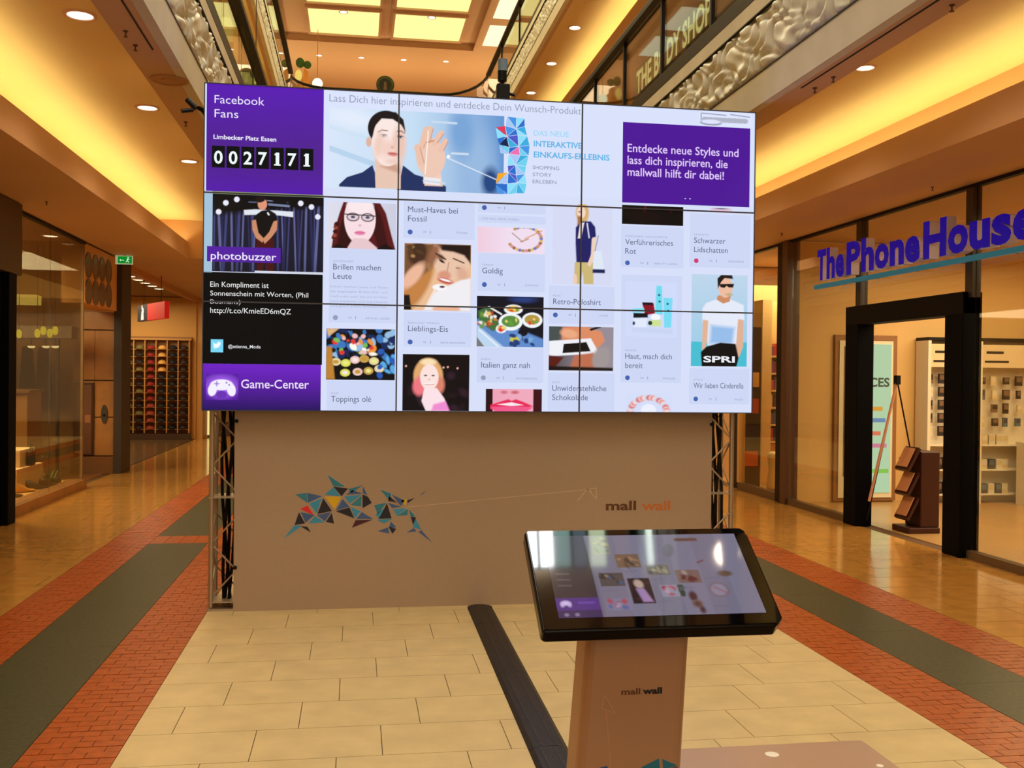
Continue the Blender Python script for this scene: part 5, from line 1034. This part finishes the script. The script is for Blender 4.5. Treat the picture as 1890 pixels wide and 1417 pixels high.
MB().box(-5.6, -4.4, 15.78, 15.86, 1.945, 1.965).box(-5.6, -5.57, 15.78, 15.86, 0, 1.95).box(-4.43, -4.4, 15.78, 15.86, 0, 1.95).build('clothes_rail', steel_m, loc=(-5, 15.82, 0), label='metal clothes rail behind the counter of the shoe shop', category='rail')

# bulkhead with round vents + pier
bh = MB().box(-3.75, -3.46, 13.55, 15.28, 2.38, Z1).build('wall_bulkhead', M('bulkhead_orange', (214, 152, 88), .65), kind='structure', label='orange bulkhead with eight round vents above the stone pier', loc=(-3.6, 14.5, 2.4))
for r_i, py in enumerate((489, 538)):
    for i, px in enumerate((163, 176, 188, 200)):
        p = at_x(px, py+i*(4 if r_i == 0 else 2.5), -3.46)
        MB().lathe((-3.46, p[1], p[2]), [(.17, 0), (.17, .012), (.155, .012), (.14, .002), (.02, .002), (.01, .004)], 20, 0, 0).build('round_vent', M('vent_grey', (112, 88, 70), .4), bh)
pr = thing('stone_pier', 'brown stone pier with steel edge between the two left shops', 'pier', (-3.75, 15.5, 0))
slabs = [(-4.07, -3.78, .26, 1.36), (-3.78, -3.51, .26, .82), (-3.78, -3.51, .83, 1.36), (-4.07, -3.78, 1.37, 2.1), (-3.78, -3.51, 1.37, 2.1), (-4.07, -3.51, 2.11, 2.37)]
for (a, b, z0, z1) in slabs: MB().box(a+.003, b-.003, 15.37, 15.42, z0+.003, z1-.003).build('stone_slab', M('pier_stone', (164, 112, 58), .35, var=.08, noise=(5, .14)), pr)
MB().box(-4.07, -3.51, 15.425, 15.9, 0, 2.37).build('core', M('pier_core', (90, 60, 34), .6), pr); MB().box(-4.09, -3.50, 15.33, 15.42, 0, .25).build('plinth', M('pier_plinth', (120, 80, 46), .25), pr)
MB().box(-3.50, -3.39, 15.30, 15.9, 0, Z1-.01).build('steel_edge', M('steel_edge', (60, 48, 42), .55, .2), pr)
cb_ = thing('hose_cabinet', 'brown metal hose cabinet set in the stone pier', 'cabinet', (-3.92, 15.35, .27))
MB().box(-4.06, -3.79, 15.325, 15.37, .27, 1.33).build('frame', M('cab_frame', (64, 40, 26), .4), cb_); MB().box(-4.04, -3.81, 15.318, 15.326, .29, 1.30).build('door', M('cab_door', (104, 66, 44), .35), cb_); MB().box(-3.90, -3.82, 15.314, 15.319, .74, .86).build('notice', M('notice_tan', (150, 96, 64), .5), cb_)
ic = thing('intercom', 'oval dark intercom on the stone pier', 'intercom', (-3.64, 15.36, .75)); MB().lathe((0, 0, 0), [(1, 0), (1, .0)], 4) 
MB().add([(-3.64+.045*math.cos(a), 15.352, .87+.14*math.sin(a)) for a in np.linspace(0, 2*math.pi, 17)[:-1]]+[(-3.64+.045*math.cos(a), 15.37, .87+.14*math.sin(a)) for a in np.linspace(0, 2*math.pi, 17)[:-1]], [tuple(range(16))[::-1], tuple(range(16, 32))]+[(i, (i+1) % 16, 16+(i+1) % 16, 16+i) for i in range(16)]).build('plate', M('intercom_grey', (60, 52, 42), .4), ic)
MB().box(-3.66, -3.62, 15.345, 15.352, .84, .87).build('button', dark_m, ic)
# exit sign
ex = thing('exit_sign', 'green hanging emergency exit sign in front of the pier', 'sign', (-3.256, 14.8, 3.0))
MB().box(-3.37, -3.14, 14.78, 14.83, 3.02, 3.14).build('box', M('exit_white', (214, 220, 190), .5, emit=(200, 215, 170), es=.4), ex)
MB().box(-3.335, -3.145, 14.775, 14.78, 3.03, 3.13).build('face', E((10, 140, 40), .9), ex)
m_ = MB(); m_.box(-3.30, -3.25, 14.772, 14.775, 3.07, 3.078).poly([(-3.31, 14.772, 3.074), (-3.295, 14.772, 3.055), (-3.295, 14.772, 3.093)]).ball((-3.195, 14.772, 3.112), .009, .002, .009).tube((-3.195, 14.772, 3.10), (-3.205, 14.772, 3.07), .007, 6).tube((-3.205, 14.772, 3.07), (-3.185, 14.772, 3.045), .005, 6).tube((-3.205, 14.772, 3.07), (-3.225, 14.772, 3.05), .005, 6).tube((-3.195, 14.772, 3.095), (-3.215, 14.772, 3.085), .004, 6).tube((-3.195, 14.772, 3.095), (-3.178, 14.772, 3.085), .004, 6)
m_.build('pictogram', E((220, 250, 225), .9), ex)
MB().tube((-3.25, 14.8, 3.14), (-3.25, 14.8, Z1), .01, 6).build('hanger', dark_m, ex)

# ================================================================ LEFT: CAP SHOP
MB().box(-11, -3.52, 23.05, 23.2, 0, Z1).build('wall_cap_shop', M('cap_wall', (214, 164, 88), .6), kind='structure', label='back wall of the cap shop with the beige upper field')
MB().box(-11, -3.54, 16.45, 23.05, -.006, .003).build('floor_cap_shop', M('cap_floor', (96, 72, 44), .22), kind='structure', label='dark glossy floor of the cap shop')
MB().box(-3.56, -3.46, 16.1, 23.3, Z1-.10, Z1).build('trim_12', M('header_tan', (190, 130, 72), .5), kind='structure', label='header rail over the open cap shop front')
MB().box(-3.62, -3.38, 23.1, 23.9, 0, Z1).build('trim_13', M('jamb_tan', (206, 160, 92), .45), kind='structure', label='tan jamb at the far side of the cap shop')
gl = thing('light_strip', 'tall narrow lit edge of shop window beside the screen, made to glow', 'window', (-3.36, 23.92, .05)); MB().box(-3.39, -3.33, 23.86, 23.93, .05, 2.5).build('tube', E((250, 226, 140), 1.0), gl); MB().box(-3.40, -3.32, 23.93, 23.97, 0, 2.6).build('backplate', steel_m, gl)  # light on the window edge given as emission, no lamp tube
sh = thing('cap_display', 'beige wall rack with columns of caps at the back of the cap shop', 'rack', (-4.3, 22.95, 0))
for i in range(7):
    x = -5.05+i*.235; MB().box(x-.012, x+.012, 22.86, 23.04, .15, 2.2).build('upright', M('rack_tan', (196, 144, 78), .5), sh)
MB().box(-5.1, -3.6, 23.0, 23.04, .12, 2.28).build('back_panel', M('rack_back', (150, 104, 56), .5), sh); MB().box(-5.1, -3.6, 22.8, 23.0, 0, .14).build('plinth', M('rack_plinth', (70, 46, 28), .5), sh); MB().box(-5.1, -3.6, 22.84, 23.02, 2.2, 2.24).build('top', M('rack_tan', (196, 144, 78), .5), sh)
capc = [((50, 22, 18), 'dark brown'), ((150, 34, 26), 'red'), ((32, 26, 24), 'black'), ((12, 14, 22), 'navy'), ((48, 28, 22), 'dark')]
def cap(x, y, z, col, label, group):
    t = thing('cap', label, 'cap', (x, y, z), group); m_ = M('cap_%d_%d_%d' % col, col, .7)
    MB().ball((x, y, z), .098, .085, .095, 0, 10, 4, 0.).build('crown', m_, t, smooth=True)
    MB().prism([(x-.07, y-.06, z), (x+.07, y-.06, z), (x+.05, y-.14, z), (x, y-.155, z), (x-.05, y-.14, z)], (0, 0, .008)).build('brim', m_, t); return t
protos = {}
for i in range(6):
    x = -4.93+i*.235
    for j in range(12):
        z = .24+j*.16
        if i == 2: col, nm = ((150, 34, 26), 'red') if j > 3 else ((168, 70, 52), 'faded red')
        elif i == 3: col, nm = ((226, 176, 96), 'cream') if j > 7 else ((30, 26, 26), 'black')
        elif i == 4: col, nm = (12, 14, 24), 'navy'
        elif i == 5: col, nm = (50, 30, 24), 'dark brown'
        else: col, nm = ((40, 24, 20), 'dark') if (i+j) % 3 else ((120, 110, 60), 'olive')
        grp = ['first', 'second', 'third', 'fourth', 'fifth', 'sixth'][i]
        lab = '%s cap on the cap wall, %s column from the left, %s row up' % (nm, grp, ['first', 'second', 'third', 'fourth', 'fifth', 'sixth', 'seventh', 'eighth', 'ninth', 'tenth', 'eleventh', 'twelfth'][j])
        MB().box(x-.1, x+.1, 22.84, 23.0, z-.012, z-.004).build('shelf_board', M('rack_tan', (196, 144, 78), .5), sh)
        if col not in protos: protos[col] = cap(x, 22.93, z-.003, col, lab, 'caps on the cap wall')
        else: dup(protos[col], (x, 22.93, z-.003), lab)
# protos were built at their first place; copies keep the same local meshes
MB().box(-5.08, -4.95, 22.6, 22.66, 1.25, 1.85).build('lit_poster', E((255, 215, 120), .9), loc=(-5.0, 22.63, 1.25), label='glowing yellow poster at the left end of the cap wall', category='poster')
MB().tube((-5.02, 22.63, 1.85), (-5.02, 22.63, Z1), .006, 6).build('poster_hanger', dark_m, loc=(-5.02, 22.63, 1.85), label='thin hanger holding the yellow poster', category='hanger')
rs = thing('hanging_sign', 'hanging sign with a red panel and a navy square bearing a white figure', 'sign', (-3.7, 19, 2.4))
p0 = at_y(258, 583, 19.0); p1 = at_y(316, 590, 18.0); zc_ = 2.56
a_ = np.array([p0[0], 19.0]); b_2 = np.array([p1[0], 17.6]); 
def seg(t0, t1, z0, z1, th, m, nm, ox=0):
    d = (b_2-a_)/np.linalg.norm(b_2-a_); nn = np.array([d[1], -d[0]]); P = [a_+(b_2-a_)*t0+nn*(th/2+ox), a_+(b_2-a_)*t1+nn*(th/2+ox), a_+(b_2-a_)*t1-nn*(th/2-ox), a_+(b_2-a_)*t0-nn*(th/2-ox)]
    MB().prism([(q[0], q[1], z0) for q in P], (0, 0, z1-z0)).build(nm, m, rs)
    return d, nn
seg(0, .38, zc_-.15, zc_+.14, .08, M('logo_navy', (10, 12, 40), .5), 'logo_square'); d_s, n_s = seg(.38, 1, zc_-.15, zc_+.14, .08, M('panel_red', (214, 30, 26), .5, emit=(200, 20, 20), es=.4), 'red_panel')
q0 = a_+(b_2-a_)*.2
sgn = -1 if n_s[1] > 0 else 1
fw = MB(); fx, fy = q0[0]+sgn*n_s[0]*.045, q0[1]+sgn*n_s[1]*.045
for (t_, z0, z1, w_) in ((0, -.13, .02, .09), (.02, .0, .08, .07), (-.02, .07, .13, .04)): fw.add([(fx+d_s[0]*(t_-w_), fy+d_s[1]*(t_-w_), zc_+z0), (fx+d_s[0]*(t_+w_), fy+d_s[1]*(t_+w_), zc_+z0), (fx+d_s[0]*(t_+w_*.6), fy+d_s[1]*(t_+w_*.6), zc_+z1), (fx+d_s[0]*(t_-w_*.6), fy+d_s[1]*(t_-w_*.6), zc_+z1)], [(0, 1, 2, 3)])
fw.build('white_figure', M('logo_white', (236, 232, 240), .5, emit=(220, 215, 230), es=.4), rs)
for t_ in (.15, .8):
    q = a_+(b_2-a_)*t_; MB().tube((q[0], q[1], zc_+.14), (q[0], q[1], Z1), .006, 6).build('hanger', dark_m, rs)
for i in range(5):
    y_ = 18.0+i*.64; x_ = -3.86
    t = thing('ceiling_spot', 'bright spot in the cap shop ceiling row, %s nearest' % ['first', 'second', 'third', 'fourth', 'fifth'][i], 'ceiling light', (x_, y_, Z1), 'spots in the cap shop ceiling')
    MB().lathe((x_, y_, Z1+.02), [(.11, 0), (.11, -.03), (.09, -.035)], 14).build('housing', M('spot_white', (235, 225, 200), .5), t); MB().lathe((x_, y_, Z1-.015), [(.085, 0), (.05, -.004)], 14).build('lens', E((255, 240, 190), 2.5), t)
MB().box(-6.5, -4.35, 18.0, 18.3, 2.76, 2.86).build('lit_beam', M('beam_cream', (246, 214, 140), .5, emit=(255, 215, 130), es=.5), loc=(-5.4, 18.1, 2.8), label='pale lit beam under the ceiling of the cap shop', category='beam')
MB().tube((-4.6, 18.15, 2.86), (-4.6, 18.15, Z1+.02), .01, 6).tube((-6.2, 18.15, 2.86), (-6.2, 18.15, Z1+.02), .01, 6).build('beam_hanger', dark_m, loc=(-5.4, 18.15, 2.86), label='thin rods holding the lit beam in the cap shop', category='hanger')

# ================================================================ UPPER LEVEL DETAILS
# body care shop sign on the upper right gallery
XU = 4.75
us = thing('shop_sign', 'glowing pale green letters THE BODY SHOP on the upper right gallery', 'sign', (XU, 12, 6.4))
sh0 = at_x(1178, 160, XU); sh1 = at_x(1318, 5, XU)
def upx(px, py): return at_x(px, py, XU)
MB().box(XU+.02, XU+.10, 9.5, 17.0, 6.30, 6.84).build('board', M('sign_board', (96, 62, 34), .5), us)
MB().text('THE BODY SHOP', (XU+.0, 16.65, 6.37), (0, -1, 0), (0, 0, 1), 3.65, .38, bold=.03, ext=.012, side=1).build('lettering', [E((214, 214, 140), 1.0), M('sign_green_side', (110, 120, 60), .5)], us)
for yv in (9, 12, 15.6): MB().box(XU+.10, 5.13, yv-.02, yv+.02, 6.5, 6.56).build('bracket', dark_m, us)
MB().box(5.0, 5.12, 17.0, 18.6, 4.2, 6.3).build('shop_poster', M('upper_poster', (190, 150, 70), .5), loc=(5.06, 17.8, 4.2), label='yellow and green shop poster on the upper right gallery', category='poster')
MB().box(4.7, 5.0, 19.6, 20.2, 5.3, 5.6).build('wall_lamp', E((255, 200, 90), 1.6), loc=(4.85, 19.9, 5.3), label='orange glowing wall lamp on the upper right gallery', category='lamp')
# windows on upper left
uw = thing('window_4', 'lit shop windows on the upper left gallery', None, (-3.88, 14, 4), kind='structure')
for k in range(9):
    y_ = 6+k*2.0
    MB().box(-3.895, -3.87, y_, y_+1.5, 4.2, 6.4).build('pane', E((238, 196, 90), .8), uw); MB().box(-3.9, -3.86, y_-.06, y_, 4.1, 6.5).build('mullion', M('gold_frame', (150, 112, 40), .4), uw)
for i, (y0_, y1_) in enumerate(((13.0, 14.4), (15.79, 16.9), (18.6, 19.9))):
    MB().box(-2.32, -1.95, y0_, y1_, 6.925, 6.945).build('light_panel', E((255, 232, 120), 1.1), L2L)
ch = thing('chandelier', 'tall yellow hanging lamp with chain on the upper left gallery', 'lamp', (-1.75, 13.5, 5.0))
p = at_y(437, 90, 13.5)
MB().tube((p[0], 13.5, p[2]-.35), (p[0], 13.5, p[2]+.25), .045, 10).build('shade', M('lamp_gold', (230, 190, 60), .5, emit=(240, 200, 80), es=.6), ch); MB().tube((p[0], 13.5, p[2]+.25), (p[0], 13.5, 7.46), .01, 6).build('chain', M('chain_gold', (160, 120, 40), .4, .5), ch)
p = at_y(472, 152, 14.0); gb = thing('globe_lamp', 'round yellow globe lamp just above the top left of the screen', 'lamp', (p[0], 14, p[2])); MB().ball((p[0], 14, p[2]), .075, .075, .075).build('globe', E((255, 236, 90), 1.3), gb, smooth=True); MB().tube((p[0], 14, p[2]+.07), (p[0], 14, 7.46), .006, 5).build('cord', dark_m, gb)
# objects beyond the end railing
p = at_y(586, 154, 25.4); gb = thing('globe_lamp', 'white globe pendant lamp at the far end of the atrium', 'lamp', (p[0], 25.4, p[2])); MB().ball((p[0], 25.4, p[2]), .13, .13, .13).build('globe', E((255, 252, 205), 1.6), gb, smooth=True); MB().tube((p[0], 25.4, p[2]+.12), (p[0], 25.4, 10.16), .008, 5).build('cord', M('cord_tan', (170, 120, 60), .5), gb)
p = at_y(711, 157, 26.2); rsn = thing('round_sign', 'round dark green shop sign behind the top edge of the screen', 'sign', (p[0], 26.2, p[2]))
MB().lathe((p[0], 26.2, p[2]), [(.235, .03), (.235, -.03)], 32, 0, 1).build('disc', M('disc_green', (44, 58, 20), .5), rsn)
MB().lathe((p[0], 26.165, p[2]), [(.15, .0), (.145, -.006)], 28, 0, 1).build('inner_disc', M('disc_black', (22, 18, 8), .5), rsn)
em = MB(); zq = p[2]
em.ball((p[0], 26.155, zq+.03), .035, .004, .05).prism([(p[0]-.05, 26.156, zq-.14), (p[0]+.05, 26.156, zq-.14), (p[0]+.03, 26.156, zq), (p[0]-.03, 26.156, zq)], (0, -.004, 0)).build('emblem', M('emblem_tan', (118, 92, 66), .5), rsn)
rg = MB()
for k in range(16):
    a = math.pi*(k+.5)/16; rg.box(p[0]+.19*math.cos(a)-.012, p[0]+.19*math.cos(a)+.012, 26.163, 26.169, zq+.19*math.sin(a)-.015, zq+.19*math.sin(a)+.015)
rg.build('ring_lettering', M('emblem_green', (96, 108, 56), .5), rsn)
MB().tube((p[0], 26.2, p[2]-.23), (p[0], 26.2, 7.55), .03, 8).build('pole', dark_m, rsn)
p = at_y(558, 150, 25.6); de = thing('carrot_figure', 'hanging green and orange paper decoration at the far gallery', 'decoration', (p[0], 25.6, 7.55))
q = at_y(562, 128, 25.6); MB().prism([(q[0]-.02, 25.6, q[2]+.02), (q[0]+.10, 25.6, q[2]-.05), (q[0]+.12, 25.6, q[2]-.55), (q[0]+.0, 25.6, q[2]-.5)], (0, .08, 0)).build('orange_body', M('deco_orange', (230, 150, 60), .6), de)
q = at_y(554, 116, 25.6); MB().ball((q[0], 25.6, q[2]), .11, .08, .13).ball((q[0]+.18, 25.6, q[2]-.04), .10, .07, .10).build('green_top', M('deco_green', (56, 96, 30), .7), de)
q = at_y(551, 140, 25.6); MB().ball((q[0], 25.6, q[2]), .09, .06, .16).build('pale_body', M('deco_pale', (232, 222, 130), .6, emit=(230, 220, 120), es=.4), de)
MB().tube((q[0]+.06, 25.62, 7.55), (q[0]+.06, 25.62, q[2]), .04, 8).build('stand', M('deco_orange', (230, 150, 60), .6), de)

# fix: grouping proto copies of caps (children offsets are local to each cap's own origin)
bpy.context.view_layer.update()
